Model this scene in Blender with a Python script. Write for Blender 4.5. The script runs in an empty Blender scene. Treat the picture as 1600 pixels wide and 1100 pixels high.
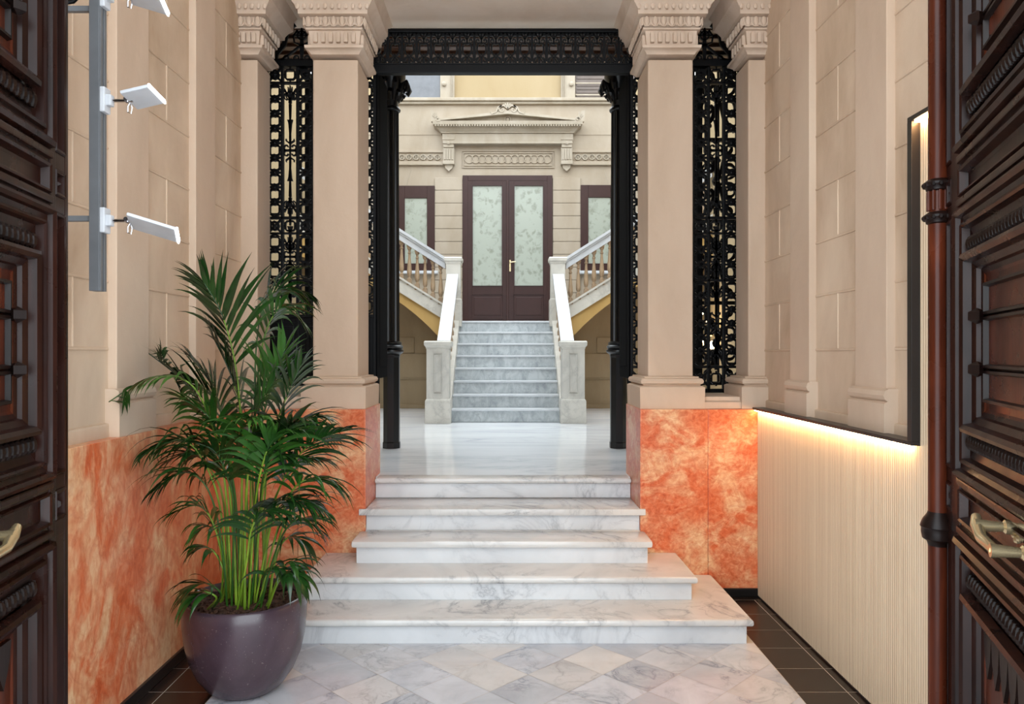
import bpy, bmesh, math, random
from mathutils import Vector, Matrix

random.seed(7)
PI = math.pi
C = bpy.context.scene.collection
scene = bpy.context.scene

# ---------------------------------------------------------------- camera
cam_data = bpy.data.cameras.new('camera')
cam = bpy.data.objects.new('camera', cam_data)
C.objects.link(cam)
cam.location = (0, 0, 1.6)
cam.rotation_euler = (PI/2, 0, 0)
cam_data.sensor_width = 36
cam_data.lens = 36*1160/1600
cam_data.shift_x = 10/1600
cam_data.shift_y = 2/1600
cam_data.clip_start = 0.05
scene.camera = cam

# ---------------------------------------------------------------- view, sky
scene.view_settings.view_transform = 'Standard'
scene.view_settings.look = 'None'
scene.view_settings.exposure = 2.28
scene.view_settings.gamma = 1
scene.view_settings.use_curve_mapping = False
w = bpy.data.worlds.new('overcast_sky'); scene.world = w
w.use_nodes = True
bg = w.node_tree.nodes['Background']
bg.inputs[0].default_value = (0.87, 0.945, 1.0, 1)
bg.inputs[1].default_value = 1.0

# ---------------------------------------------------------------- materials
def lin(c):
    return tuple(((v/255)/12.92 if v/255 <= 0.04045 else ((v/255+0.055)/1.055)**2.4) for v in c) + (1,)

class NT:
    def __init__(s, name, rough=0.5, metal=0.0, spec=0.5):
        s.m = bpy.data.materials.new(name); s.m.use_nodes = True
        s.t = s.m.node_tree; s.n = s.t.nodes; s.l = s.t.links
        s.b = s.n['Principled BSDF']
        s.b.inputs['Roughness'].default_value = rough
        s.b.inputs['Metallic'].default_value = metal
        s.b.inputs['Specular IOR Level'].default_value = spec
        s.tc = s.n.new('ShaderNodeTexCoord')
        s.vec = s.tc.outputs['Object']
    def link(s, a, b): s.l.new(a, b)
    def mapping(s, scale=(1, 1, 1), rot=(0, 0, 0), src=None):
        m = s.n.new('ShaderNodeMapping'); s.link(src or s.vec, m.inputs['Vector'])
        m.inputs['Scale'].default_value = scale; m.inputs['Rotation'].default_value = rot
        return m.outputs[0]
    def noise(s, scale, detail=5, dist=0.0, vec=None, rough=0.55):
        n = s.n.new('ShaderNodeTexNoise'); s.link(vec or s.vec, n.inputs['Vector'])
        n.inputs['Scale'].default_value = scale; n.inputs['Detail'].default_value = detail
        n.inputs['Distortion'].default_value = dist; n.inputs['Roughness'].default_value = rough
        return n.outputs[0]
    def ramp(s, fac, stops, interp='LINEAR'):
        r = s.n.new('ShaderNodeValToRGB'); s.link(fac, r.inputs[0])
        cr = r.color_ramp; cr.interpolation = interp
        while len(cr.elements) < len(stops): cr.elements.new(0.5)
        for e, (p, c) in zip(cr.elements, stops): e.position = p; e.color = c
        return r.outputs[0]
    def math(s, op, a, b=None, c=None):
        m = s.n.new('ShaderNodeMath'); m.operation = op
        for i, v in enumerate((a, b, c)):
            if v is None: continue
            if isinstance(v, (int, float)): m.inputs[i].default_value = v
            else: s.link(v, m.inputs[i])
        return m.outputs[0]
    def mix(s, fac, a, b, mode='MIX'):
        m = s.n.new('ShaderNodeMix'); m.data_type = 'RGBA'; m.blend_type = mode
        if isinstance(fac, (int, float)): m.inputs[0].default_value = fac
        else: s.link(fac, m.inputs[0])
        for i, v in ((6, a), (7, b)):
            if isinstance(v, tuple): m.inputs[i].default_value = v
            else: s.link(v, m.inputs[i])
        return m.outputs[2]
    def color(s, c):
        if isinstance(c, tuple): s.b.inputs['Base Color'].default_value = c
        else: s.link(c, s.b.inputs['Base Color'])
    def rough(s, v): s.link(v, s.b.inputs['Roughness'])
    def bump(s, h, strength=0.2, dist=0.01):
        b = s.n.new('ShaderNodeBump'); b.inputs['Strength'].default_value = strength
        b.inputs['Distance'].default_value = dist
        s.link(h, b.inputs['Height']); s.link(b.outputs[0], s.b.inputs['Normal'])

def g(v): return (v, v, v, 1)

def plaster(name, c1, c2, c3, scale=1.6, rough=0.8, bump=0.25, stretch=(1, 1, 0.45)):
    t = NT(name, rough, spec=0.3)
    v = t.mapping(stretch)
    n1 = t.noise(scale, 7, 0.6, v); n2 = t.noise(scale*9, 6, 0.2, v)
    col = t.ramp(n1, [(0.3, lin(c1)), (0.5, lin(c2)), (0.72, lin(c3))])
    col = t.mix(t.ramp(n2, [(0.35, g(0.0)), (0.75, g(0.22))]), col, lin(c3))
    t.color(col)
    t.bump(t.noise(14, 6), bump, 0.01)
    return t.m

def orange_stucco(name, stretch, rot, scale=2.3):
    t = NT(name, 0.33, spec=0.45)
    v = t.mapping(stretch, rot)
    n1 = t.noise(scale, 10, 1.1, v, 0.66)
    n2 = t.noise(scale*0.55, 6, 1.2, v, 0.6)
    n3 = t.noise(scale*6, 8, 0.8, v, 0.65)
    base = t.ramp(n3, [(0.3, lin((184, 78, 40))), (0.5, lin((209, 106, 64))), (0.7, lin((220, 138, 98)))])
    light = t.ramp(n3, [(0.35, lin((214, 150, 106))), (0.65, lin((230, 194, 152)))])
    a = t.ramp(n1, [(0.42, g(0)), (0.57, g(1))])
    b = t.ramp(n2, [(0.39, g(0.2)), (0.55, g(1))])
    col = t.mix(t.math('MULTIPLY', a, b), base, light)
    vein = t.math('ABSOLUTE', t.math('SUBTRACT', t.noise(scale*1.6, 8, 1.6, v, 0.6), 0.5))
    col = t.mix(t.ramp(vein, [(0.0, g(0.28)), (0.05, g(0.0))]), col, lin((176, 74, 42)))
    t.color(col)
    t.bump(n3, 0.08, 0.01)
    return t.m

def marble(name, base, vein_c, scale=1.3, amount=0.75, rough=0.16, cloud=0.25, stretch=(1, 1, 1), rot=(0.3, 0.5, 0.6), tint=None, warm=(226, 214, 196)):
    t = NT(name, rough, spec=0.5)
    src = t.vec
    if tint:
        at = t.n.new('ShaderNodeAttribute'); at.attribute_name = 'tile'
        ad = t.n.new('ShaderNodeVectorMath'); ad.operation = 'MULTIPLY_ADD'
        t.link(at.outputs['Vector'], ad.inputs[0]); ad.inputs[1].default_value = (13, 17, 9); t.link(t.vec, ad.inputs[2])
        src = ad.outputs[0]
    v = t.mapping(stretch, rot, src)
    n = t.noise(scale, 8, 1.3, v, 0.6)
    d = t.math('ABSOLUTE', t.math('SUBTRACT', n, 0.5))
    n2 = t.noise(scale*2.7, 8, 0.9, v, 0.6)
    d2 = t.math('ABSOLUTE', t.math('SUBTRACT', n2, 0.47))
    msk = t.noise(scale*0.8, 3, 0, v)
    vm = t.math('MULTIPLY', t.ramp(d, [(0.0, g(1)), (0.012, g(0.45)), (0.05, g(0))]), t.ramp(msk, [(0.42, g(0)), (0.6, g(1))]))
    vm2 = t.math('MULTIPLY', t.ramp(d2, [(0.0, g(0.6)), (0.02, g(0))]), t.ramp(msk, [(0.5, g(0)), (0.65, g(1))]))
    f = t.math('MULTIPLY', t.math('MAXIMUM', vm, vm2), amount)
    cl = t.ramp(t.noise(scale*0.9, 6, 0.8, v, 0.6), [(0.4, g(0)), (0.7, g(cloud))])
    col = t.mix(cl, lin(base), lin(vein_c))
    col = t.mix(f, col, lin(vein_c))
    if tint:
        sp = t.n.new('ShaderNodeSeparateXYZ'); t.link(at.outputs['Vector'], sp.inputs[0])
        shade = t.ramp(sp.outputs[0], [(0.0, g(0.80)), (0.5, g(0.90)), (1.0, g(1.0))])
        col = t.mix(1.0, col, shade, 'MULTIPLY')
        col = t.mix(t.ramp(sp.outputs[1], [(0.6, g(0)), (1.0, g(0.55))]), col, t.mix(1.0, shade, lin(warm), 'MULTIPLY'))
    t.color(col)
    return t.m

def simple(name, c, rough=0.5, metal=0.0, spec=0.5, bumpy=0):
    t = NT(name, rough, metal, spec); 
    n = t.noise(9, 4)
    c = lin(c)
    t.color(t.mix(t.ramp(n, [(0.3, g(0)), (0.7, g(1))]), tuple(v*0.88 for v in c[:3])+(1,), tuple(min(1, v*1.1) for v in c[:3])+(1,)))
    if bumpy: t.bump(t.noise(40, 4), bumpy, 0.005)
    return t.m

def dark_wood(name, c1, c2, rough=0.28, axis=2):
    t = NT(name, rough, spec=0.22)
    sc = [9, 9, 9]; sc[axis] = 0.8
    v = t.mapping(tuple(sc))
    n = t.noise(2.2, 7, 0.8, v, 0.6)
    n2 = t.noise(1.3, 4, 0.3)
    col = t.ramp(n, [(0.3, lin(c1)), (0.7, lin(c2))])
    col = t.mix(t.ramp(n2, [(0.35, g(0)), (0.75, g(0.7))]), col, lin(c1))
    t.color(col)
    t.rough(t.ramp(t.noise(4, 5), [(0.3, g(rough-0.06)), (0.7, g(rough+0.16))]))
    t.bump(n, 0.12, 0.004)
    return t.m

def emit(name, c, s):
    t = NT(name); t.b.inputs['Emission Color'].default_value = c
    t.b.inputs['Emission Strength'].default_value = s
    t.color((0.8, 0.8, 0.8, 1))
    return t.m

M = {}
M['stone'] = plaster('beige_lime_plaster', (174, 148, 122), (200, 176, 152), (221, 200, 176))
M['stone_pillar'] = plaster('smooth_pillar_plaster', (186, 162, 140), (199, 175, 153), (211, 190, 168), 1.2)
M['stone_light'] = plaster('carved_beige_stone', (188, 164, 142), (204, 182, 162), (216, 198, 180), 2.5)
M['beam'] = plaster('lifted_lintel_plaster', (214, 194, 174), (224, 206, 188), (230, 214, 198), 2.0)  # paler than the other stone: soffit brightness put into the colour
M['facade'] = plaster('courtyard_cream_stone', (152, 138, 119), (161, 148, 130), (172, 160, 144), 1.5)
M['facade_grey'] = plaster('courtyard_carved_stone', (150, 138, 120), (162, 151, 134), (174, 164, 150), 3)
M['yellow'] = plaster('ochre_render', (152, 132, 98), (158, 139, 106), (164, 146, 116), 1.0, bump=0.1)
M['ochre'] = plaster('deep_ochre_render', (176, 142, 84), (186, 152, 94), (194, 162, 104), 2.0, bump=0.1)
M['shade_brick'] = plaster('shade_toned_beige_blocks', (132, 114, 90), (142, 124, 98), (152, 134, 108), 1.8)  # beige blocks, shade under the flights painted in as grey brown
M['orange_side'] = orange_stucco('orange_marbled_stucco_streaked', (1, 1.1, 0.6), (0.45, 0, 0), 3.0)
M['orange'] = orange_stucco('orange_marbled_stucco', (1, 1, 1.25), (0, 0.6, 0), 4.2)
M['marble'] = marble('white_veined_marble', (219, 221, 223), (122, 126, 134), 1.5, 0.55)
M['marble_top'] = marble('white_veined_marble_tread', (218, 217, 214), (126, 128, 134), 1.9, 0.7, 0.12, 0.3)
M['tile'] = marble('diamond_marble_tile', (208, 211, 218), (116, 121, 134), 2.8, 0.7, 0.15, 0.4, tint=True, warm=(232, 224, 212))
M['marble_hall'] = marble('polished_hall_marble', (240, 243, 246), (170, 180, 192), 0.9, 0.5, 0.1, 0.3, stretch=(0.35, 1.6, 1), rot=(0, 0, 0.05))
M['marble_grey'] = marble('weathered_newel_marble', (204, 200, 190), (150, 148, 142), 2.5, 0.5, 0.35, 0.5)
M['marble_rail'] = marble('pale_rail_marble', (200, 203, 206), (164, 168, 174), 2.0, 0.5, 0.3, 0.3)
M['riser_blue'] = marble('blue_grey_riser_marble', (182, 188, 189), (108, 116, 122), 11.0, 0.6, 0.3, 0.6, stretch=(1, 1, 0.6))
M['baluster'] = marble('brownish_baluster_marble', (166, 142, 114), (116, 92, 68), 6, 0.5, 0.3, 0.6)
M['grout'] = simple('grout', (150, 146, 138), 0.8)
M['grout_pale'] = simple('pale_grout', (176, 166, 152), 0.8)
M['black_tile'] = simple('black_brown_tile', (26, 20, 19), 0.25)
M['black'] = simple('black_painted_iron', (6, 6, 8), 0.42, 0.0, 0.16)
M['black_gloss'] = simple('glossy_black_iron', (13, 14, 17), 0.34, 0.0, 0.5)
M['black_flat'] = simple('matt_black_iron', (6, 6, 8), 0.95, 0.0, 0.05)
M['black_frame'] = simple('black_metal_frame', (30, 26, 26), 0.35)
M['baseboard'] = simple('black_skirting', (14, 14, 15), 0.3)
M['wood_dark'] = dark_wood('dark_varnished_oak', (20, 9, 7), (52, 24, 16), 0.26)
M['wood_red'] = dark_wood('red_brown_varnished_oak', (44, 17, 10), (104, 46, 24), 0.24)
M['wood_black'] = dark_wood('blackened_carved_oak', (16, 9, 7), (36, 21, 17), 0.3)
M['brass'] = simple('worn_brass', (214, 194, 152), 0.25, 0.85)
M['chrome'] = simple('chrome', (205, 205, 208), 0.15, 1.0)
M['alu'] = simple('grey_aluminium', (110, 112, 115), 0.42, 0.35)
M['white_plastic'] = simple('white_plastic', (190, 192, 196), 0.35)
M['led_white'] = emit('white_led', (0.95, 0.98, 1, 1), 2)
M['led_warm'] = emit('warm_led_strip', (1.0, 0.60, 0.28, 1), 12)
M['bulb'] = emit('warm_bulb', (1.0, 0.72, 0.38, 1), 5)
M['door_brown'] = simple('maroon_brown_paint', (54, 31, 27), 0.4, 0.0, 0.3)
M['ceil_wood'] = simple('stained_wood_ceiling', (74, 44, 24), 0.4)
M['shutter'] = simple('dark_shutter', (96, 84, 76), 0.5)
M['grey_pane'] = simple('grey_blind', (104, 106, 110), 0.5)
M['leaf'] = None

t = NT('fluted_pale_oak', 0.45, spec=0.35)
v = t.mapping((1, 60, 0.7))
n = t.noise(1.0, 6, 0.2, v)
t.color(t.ramp(n, [(0.3, lin((198, 172, 142))), (0.55, lin((213, 190, 160))), (0.75, lin((224, 204, 176)))]))
M['oak'] = t.m

t = NT('etched_glass', 0.3, spec=0.5)
ds = t.n.new('ShaderNodeVectorMath'); ds.operation = 'MULTIPLY_ADD'
nz = t.n.new('ShaderNodeTexNoise'); nz.inputs['Scale'].default_value = 9; t.link(t.vec, nz.inputs['Vector'])
t.link(nz.outputs['Color'], ds.inputs[0]); ds.inputs[1].default_value = (0.22, 0.22, 0.22); t.link(t.vec, ds.inputs[2]); t.vec = ds.outputs[0]
vo = t.n.new('ShaderNodeTexVoronoi'); t.link(t.mapping((1, 1, 0.8)), vo.inputs['Vector']); vo.inputs['Scale'].default_value = 10
n = t.noise(5, 3, 1.0)
leafm = t.math('MULTIPLY', t.ramp(vo.outputs['Distance'], [(0.25, g(1)), (0.55, g(0))]), t.ramp(n, [(0.40, g(0)), (0.55, g(1))]))
t.color(t.mix(t.math('MULTIPLY', leafm, 0.8), lin((156, 162, 150)), lin((122, 128, 112))))
M['glass'] = t.m

t = NT('glazed_plum_ceramic', 0.24, spec=0.6)
n = t.noise(3, 6, 0.5); sp = t.noise(90, 2)
c = t.ramp(n, [(0.3, lin((54, 41, 48))), (0.7, lin((80, 64, 73)))])
t.color(t.mix(t.ramp(sp, [(0.68, g(0)), (0.74, g(0.7))]), c, lin((120, 108, 108))))
t.bump(t.noise(60, 4), 0.15, 0.003)
M['pot'] = t.m

t = NT('bark_mulch', 0.9)
n = t.noise(40, 5, 1)
t.color(t.ramp(n, [(0.3, lin((40, 24, 18))), (0.6, lin((84, 54, 38))), (0.8, lin((120, 84, 60)))]))
t.bump(n, 0.8, 0.02)
M['mulch'] = t.m

def leafmat(name, c1, c2, rough):
    t = NT(name, rough, spec=0.5)
    n = t.noise(5, 3)
    t.color(t.ramp(n, [(0.3, lin(c1)), (0.7, lin(c2))]))
    t.b.inputs['Transmission Weight'].default_value = 0.0
    t.b.inputs['Subsurface Weight'].default_value = 0.0
    return t.m
M['leaf'] = leafmat('dark_palm_leaf', (11, 34, 12), (34, 72, 24), 0.26)
M['leaf_bright'] = leafmat('bright_palm_leaf', (30, 66, 20), (64, 108, 34), 0.35)
M['leaf_mid'] = leafmat('mid_green_palm_leaf', (20, 54, 18), (54, 98, 34), 0.26)
M['stem_dark'] = leafmat('green_palm_stem', (24, 58, 16), (52, 96, 26), 0.38)
M['stem'] = leafmat('lime_palm_stem', (70, 110, 22), (132, 160, 46), 0.38)

# ---------------------------------------------------------------- mesh helpers
WM = {}
class MB:
    def __init__(s): s.bm = bmesh.new()
    def face(s, vs):
        try: return s.bm.faces.new(vs)
        except ValueError: return None
    def box(s, x0, x1, y0, y1, z0, z1):
        v = [s.bm.verts.new((x, y, z)) for x in (x0, x1) for y in (y0, y1) for z in (z0, z1)]
        for a, b, c, d in ((0,1,3,2),(4,6,7,5),(0,4,5,1),(2,3,7,6),(0,2,6,4),(1,5,7,3)):
            s.face([v[a], v[b], v[c], v[d]])
        return s
    def bbox(s, x0, x1, y0, y1, z0, z1, c=0.006):
        """box with chamfered edges"""
        x0, x1 = min(x0, x1), max(x0, x1); y0, y1 = min(y0, y1), max(y0, y1); z0, z1 = min(z0, z1), max(z0, z1)
        c = min(c, (x1-x0)*0.45, (y1-y0)*0.45, (z1-z0)*0.45)
        b2 = bmesh.new()
        bmesh.ops.create_cube(b2, size=1)
        for v in b2.verts: v.co = Vector((x0+(v.co.x+.5)*(x1-x0), y0+(v.co.y+.5)*(y1-y0), z0+(v.co.z+.5)*(z1-z0)))
        bmesh.ops.bevel(b2, geom=list(b2.edges), offset=c, segments=2, profile=0.6, affect='EDGES')
        s.merge(b2); b2.free(); return s
    def merge(s, b2, mat=None):
        mp = {}
        for v in b2.verts: mp[v] = s.bm.verts.new((mat @ v.co) if mat else v.co)
        for f in b2.faces: s.face([mp[v] for v in f.verts])
        return s
    def prism(s, pts, axis, a, b):
        """2D polygon extruded along axis ('x': pts are (y,z); 'y': (x,z); 'z': (x,y))"""
        def P(p, t):
            return {'x': (t, p[0], p[1]), 'y': (p[0], t, p[1]), 'z': (p[0], p[1], t)}[axis]
        A = [s.bm.verts.new(P(p, a)) for p in pts]; B = [s.bm.verts.new(P(p, b)) for p in pts]
        n = len(pts)
        s.face(A); s.face(B[::-1])
        for i in range(n): s.face([A[i], B[i], B[(i+1) % n], A[(i+1) % n]])
        return s
    def rectprof(s, x0, x1, y0, y1, prof, closed=False):
        """stacked rectangular rings: prof = [(outset, z)]"""
        rings = []
        for o, z in prof:
            rings.append([s.bm.verts.new(p) for p in ((x0-o, y0-o, z), (x1+o, y0-o, z), (x1+o, y1+o, z), (x0-o, y1+o, z))])
        s.face(rings[0][::-1]); s.face(rings[-1])
        for A, B in zip(rings, rings[1:]):
            for i in range(4): s.face([A[i], A[(i+1) % 4], B[(i+1) % 4], B[i]])
        return s
    def frame(s, u0, u1, z0, z1, prof, ny, cap=True):
        """nested rectangular moulding on a vertical panel: prof = [(inset, height)] ; local x=u, y=ny*height"""
        rings = []
        for o, h in prof:
            rings.append([s.bm.verts.new(p) for p in ((u0+o, ny*h, z0+o), (u1-o, ny*h, z0+o), (u1-o, ny*h, z1-o), (u0+o, ny*h, z1-o))])
        for A, B in zip(rings, rings[1:]):
            for i in range(4): s.face([A[i], A[(i+1) % 4], B[(i+1) % 4], B[i]])
        if cap: s.face(rings[-1])
        return s
    def lathe(s, prof, c=(0, 0, 0), seg=24, cap=True, ang0=0):
        rings = []
        for r, z in prof:
            rings.append([s.bm.verts.new((c[0]+r*math.cos(ang0+2*PI*i/seg), c[1]+r*math.sin(ang0+2*PI*i/seg), c[2]+z)) for i in range(seg)])
        for A, B in zip(rings, rings[1:]):
            for i in range(seg): s.face([A[i], A[(i+1) % seg], B[(i+1) % seg], B[i]])
        if cap: s.face(rings[0][::-1]); s.face(rings[-1])
        return s
    def tube(s, pts, r, seg=8, cap=True):
        pts = [Vector(p) for p in pts]; n = len(pts)
        rs = r if isinstance(r, (list, tuple)) else [r]*n
        rings = []; up = None
        for i, p in enumerate(pts):
            d = (pts[min(i+1, n-1)]-pts[max(i-1, 0)]).normalized()
            if up is None: up = Vector((0, 0, 1)) if abs(d.z) < 0.9 else Vector((1, 0, 0))
            a = d.cross(up).normalized(); b = a.cross(d).normalized(); up = b
            rings.append([s.bm.verts.new(p + rs[i]*(math.cos(2*PI*k/seg)*a + math.sin(2*PI*k/seg)*b)) for k in range(seg)])
        for A, B in zip(rings, rings[1:]):
            for k in range(seg): s.face([A[k], A[(k+1) % seg], B[(k+1) % seg], B[k]])
        if cap: s.face(rings[0][::-1]); s.face(rings[-1])
        return s
    def ribbon(s, pts, wd, y0, y1, closed=False, ox=0, oz=0, fx=1, fz=1):
        """flat bar following a 2D polyline in the xz plane, wd wide, y0..y1 deep"""
        P = [Vector((ox+fx*p[0], oz+fz*p[1])) for p in pts]; n = len(P)
        ws = wd if isinstance(wd, (list, tuple)) else [wd]*n
        L, R = [], []
        for i in range(n):
            if closed: a, b = P[i-1], P[(i+1) % n]
            else: a, b = P[max(i-1, 0)], P[min(i+1, n-1)]
            d = (b-a)
            if d.length < 1e-9: d = Vector((1, 0))
            d.normalize(); nn = Vector((-d.y, d.x))
            L.append(P[i]+nn*ws[i]/2); R.append(P[i]-nn*ws[i]/2)
        V = [[s.bm.verts.new((q.x, y, q.y)) for q in side] for side in (L, R) for y in (y0, y1)]
        L0, L1, R0, R1 = V
        rng = range(n) if closed else range(n-1)
        for i in rng:
            j = (i+1) % n
            s.face([L0[i], L0[j], R0[j], R0[i]]); s.face([L1[i], R1[i], R1[j], L1[j]])
            s.face([L0[i], L1[i], L1[j], L0[j]]); s.face([R0[i], R0[j], R1[j], R1[i]])
        if not closed:
            s.face([L0[0], R0[0], R1[0], L1[0]]); s.face([L0[-1], L1[-1], R1[-1], R0[-1]])
        return s
    def ball(s, c, r, sc=(1, 1, 1), seg=10, rings=6):
        b2 = bmesh.new(); bmesh.ops.create_uvsphere(b2, u_segments=seg, v_segments=rings, radius=r)
        s.merge(b2, Matrix.Translation(c) @ Matrix.Diagonal((*sc, 1))); b2.free(); return s
    def build(s, name, m, parent=None, smooth=None, local=False):
        bmesh.ops.recalc_face_normals(s.bm, faces=s.bm.faces)
        me = bpy.data.meshes.new(name)
        if parent is not None and not local:
            inv = WM.get(parent.name, Matrix()).inverted()
            bmesh.ops.transform(s.bm, matrix=inv, verts=s.bm.verts)
        o = bpy.data.objects.new(name, me)
        if parent is None:
            vs = [v.co for v in s.bm.verts]
            cx = (min(v.x for v in vs)+max(v.x for v in vs))/2; cy = (min(v.y for v in vs)+max(v.y for v in vs))/2
            cz = min(v.z for v in vs)
            o.location = (cx, cy, cz)
            bmesh.ops.translate(s.bm, vec=(-cx, -cy, -cz), verts=s.bm.verts)
            WM[o.name] = Matrix.Translation((cx, cy, cz))
        s.bm.to_mesh(me); s.bm.free()
        me.materials.append(m)
        if smooth:
            for p in me.polygons: p.use_smooth = True
            if smooth is not True:
                bpy_set_auto(me, smooth)
        C.objects.link(o)
        if parent is not None:
            o.parent = parent
            WM[o.name] = WM.get(parent.name, Matrix())
        return o

def bpy_set_auto(me, ang):
    bm = bmesh.new(); bm.from_mesh(me)
    for e in bm.edges:
        if len(e.link_faces) == 2 and e.calc_face_angle(0) > ang: e.smooth = False
    bm.to_mesh(me); bm.free()

def tag(o, label=None, cat=None, group=None, kind=None):
    if label: o['label'] = label
    if cat: o['category'] = cat
    if group: o['group'] = group
    if kind: o['kind'] = kind
    return o

def thing(name, loc, label, cat, group=None, rz=0, kind=None):
    o = bpy.data.objects.new(name, None); C.objects.link(o)
    o.empty_display_size = 0.1
    o.location = loc; o.rotation_euler = (0, 0, rz)
    WM[o.name] = Matrix.Translation(loc) @ Matrix.Rotation(rz, 4, 'Z')
    return tag(o, label, cat, group, kind)

def spiral(cx, cz, r0, r1, a0, a1, n=14):
    return [(cx+(r0+(r1-r0)*i/n)*math.cos(a0+(a1-a0)*i/n), cz+(r0+(r1-r0)*i/n)*math.sin(a0+(a1-a0)*i/n)) for i in range(n+1)]
# ================================================================ SETTING
XC = -0.018            # centre line of the portal
DT = 1.232             # top of the orange dado
FL = 0.725             # level of the raised hall
R1 = 0.145             # riser of the marble entrance steps
YB = 4.876             # face of the portal dado

def st(o, label, cat): return tag(o, label, cat, kind='structure')

# ---- floor: diamond marble field with black tile borders
fl = st(MB().box(-1.77, 1.80, 0.0, YB+0.1, -0.12, -0.0012).build('floor', M['grout_pale']), 'entrance floor slab under the marble and black tiles', 'floor')
me = bpy.data.meshes.new('diamond_tiles'); bm = bmesh.new()
lay = bm.faces.layers.float_color if False else None
D = 0.3735; faces = []
def clip(poly, x0, x1, y0, y1):
    def cut(P, f, inter):
        out = []
        for i in range(len(P)):
            a, b = P[i-1], P[i]
            fa, fb = f(a), f(b)
            if fb >= 0:
                if fa < 0: out.append(inter(a, b, fa, fb))
                out.append(b)
            elif fa >= 0: out.append(inter(a, b, fa, fb))
        return out
    def it(a, b, fa, fb):
        k = fa/(fa-fb); return (a[0]+(b[0]-a[0])*k, a[1]+(b[1]-a[1])*k)
    for f in (lambda p: p[0]-x0, lambda p: x1-p[0], lambda p: p[1]-y0, lambda p: y1-p[1]):
        poly = cut(poly, f, it)
        if not poly: return poly
    return poly
cols = []
h = D/2-0.0014
for i in range(-9, 9):
    for j in range(-24, 3):
        cx = -0.075 + i*D/2; cy = 3.883 + j*D/2
        if (i+j) % 2 == 0: continue
        P = clip([(cx-h, cy), (cx, cy-h), (cx+h, cy), (cx, cy+h)], -1.369, 1.369, 0.05, 4.10)
        if len(P) < 3: continue
        vs = [bm.verts.new((p[0], p[1], 0)) for p in P]
        try: bm.faces.new(vs)
        except ValueError: continue
        cols.append((random.random(), random.random(), random.random(), 1))
bmesh.ops.recalc_face_normals(bm, faces=bm.faces); bm.to_mesh(me); bm.free()
at = me.attributes.new('tile', 'FLOAT_COLOR', 'FACE')
for k, c in enumerate(cols): at.data[k].color = c
me.materials.append(M['tile'])
o = bpy.data.objects.new('floor_tile_field', me); C.objects.link(o); o.parent = fl
o.location = -fl.location
mb = MB(); x = 1.372
for side in (-1, 1):
    edge = 1.612; wall = 1.70
    for k in range(20):
        y1 = 4.815-0.262*k; y0 = y1-0.2575
        if y0 < 0: break
        mb.box(side*1.3735, side*edge, y0, y1-0.001, -0.01, 0.0)
        mb.box(side*(edge+0.0045), side*wall, y0, y1-0.001, -0.01, 0.0)
    mb.box(side*1.3735, side*wall, 4.819, YB, -0.01, 0.0)
mb.build('floor_black_tiles', M['black_tile'], fl)

# ---- raised hall floor and courtyard floor
st(MB().box(-3.2, 3.2, 5.27, 12.9, FL-0.2, FL-0.002).build('floor_courtyard', M['marble_hall']), 'polished white marble floor of the hall and courtyard', 'floor')

# ---- walls with scored blocks and pilasters
def side_wall(s, xw, xp, xd, name, lab):
    z1 = 4.75
    def X(v): return s*v
    mb = MB(); mb.box(X(xw+0.01), X(xw+0.25), 1.1, 5.25, 0, z1)
    pil = [(4.16, 4.44), (3.314, 3.612), (2.47, 2.77), (1.63, 1.93)]
    bays = [(4.44, 4.99), (3.612, 4.16), (2.77, 3.314), (1.93, 2.47), (1.12, 1.63)]
    zs = [1.30, 1.62, 1.92, 2.215, 2.515, 2.812, 3.112, 3.41, 3.71, 4.01, 4.31, 4.61, 4.75]
    for (y0, y1) in bays:
        for i, (a, b) in enumerate(zip(zs, zs[1:])):
            if i == 0: continue
            mb.bbox(X(xw-0.006), X(xw+0.02), y0+0.001, y1-0.001, a-0.007, a+0.006, 0.0055)
            if i % 2 == 1: mb.bbox(X(xw-0.0055), X(xw+0.02), (y0+y1)/2-0.006, (y0+y1)/2+0.006, a+0.005, b-0.006, 0.005)
        mb.box(X(xw), X(xw+0.05), y0, y1, 1.28, z1)
        mb.bbox(X(xw-0.018), X(xw+0.05), y0, y1, DT-0.02, 1.29, 0.01)
    wl = st(mb.build(name, M['stone']), lab, 'wall')
    for (y0, y1) in pil:
        mb = MB(); mb.bbox(X(xp), X(xw+0.05), y0, y1, 1.40, z1, 0.004)
        o = xp
        mb.prism([(X(xp-0.024), DT-0.02), (X(xp-0.024), 1.375), (X(xp-0.006), 1.385), (X(xp-0.02), 1.395), (X(xp-0.026), 1.412), (X(xp-0.02), 1.432), (X(xp-0.002), 1.442), (X(xw+0.05), 1.442), (X(xw+0.05), DT-0.02)], 'y', y0-0.024, y1+0.024)
        mb.build('pilaster', M['stone_pillar'], wl)
    return wl
wl = side_wall(-1, 1.775, 1.735, 1.70, 'wall_left', 'left entrance wall of scored beige blocks with flat pilasters')
wr = side_wall(1, 1.74, 1.70, 1.665, 'wall_right', 'right entrance wall of scored beige blocks with flat pilasters')
MB().bbox(-1.70, -1.80, 1.1, YB+0.05, 0, DT-0.004, 0.004).build('dado', M['orange_side'], wl)
MB().bbox(1.70, 1.80, 1.1, YB+0.05, 0, DT-0.03, 0.004).build('dado', M['orange_side'], wr)
st(MB().bbox(-1.685, -1.71, 1.1, YB-0.005, 0, 0.055, 0.004).build('baseboard_left', M['baseboard']), 'black skirting strip along the left orange dado', 'baseboard')

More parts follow.
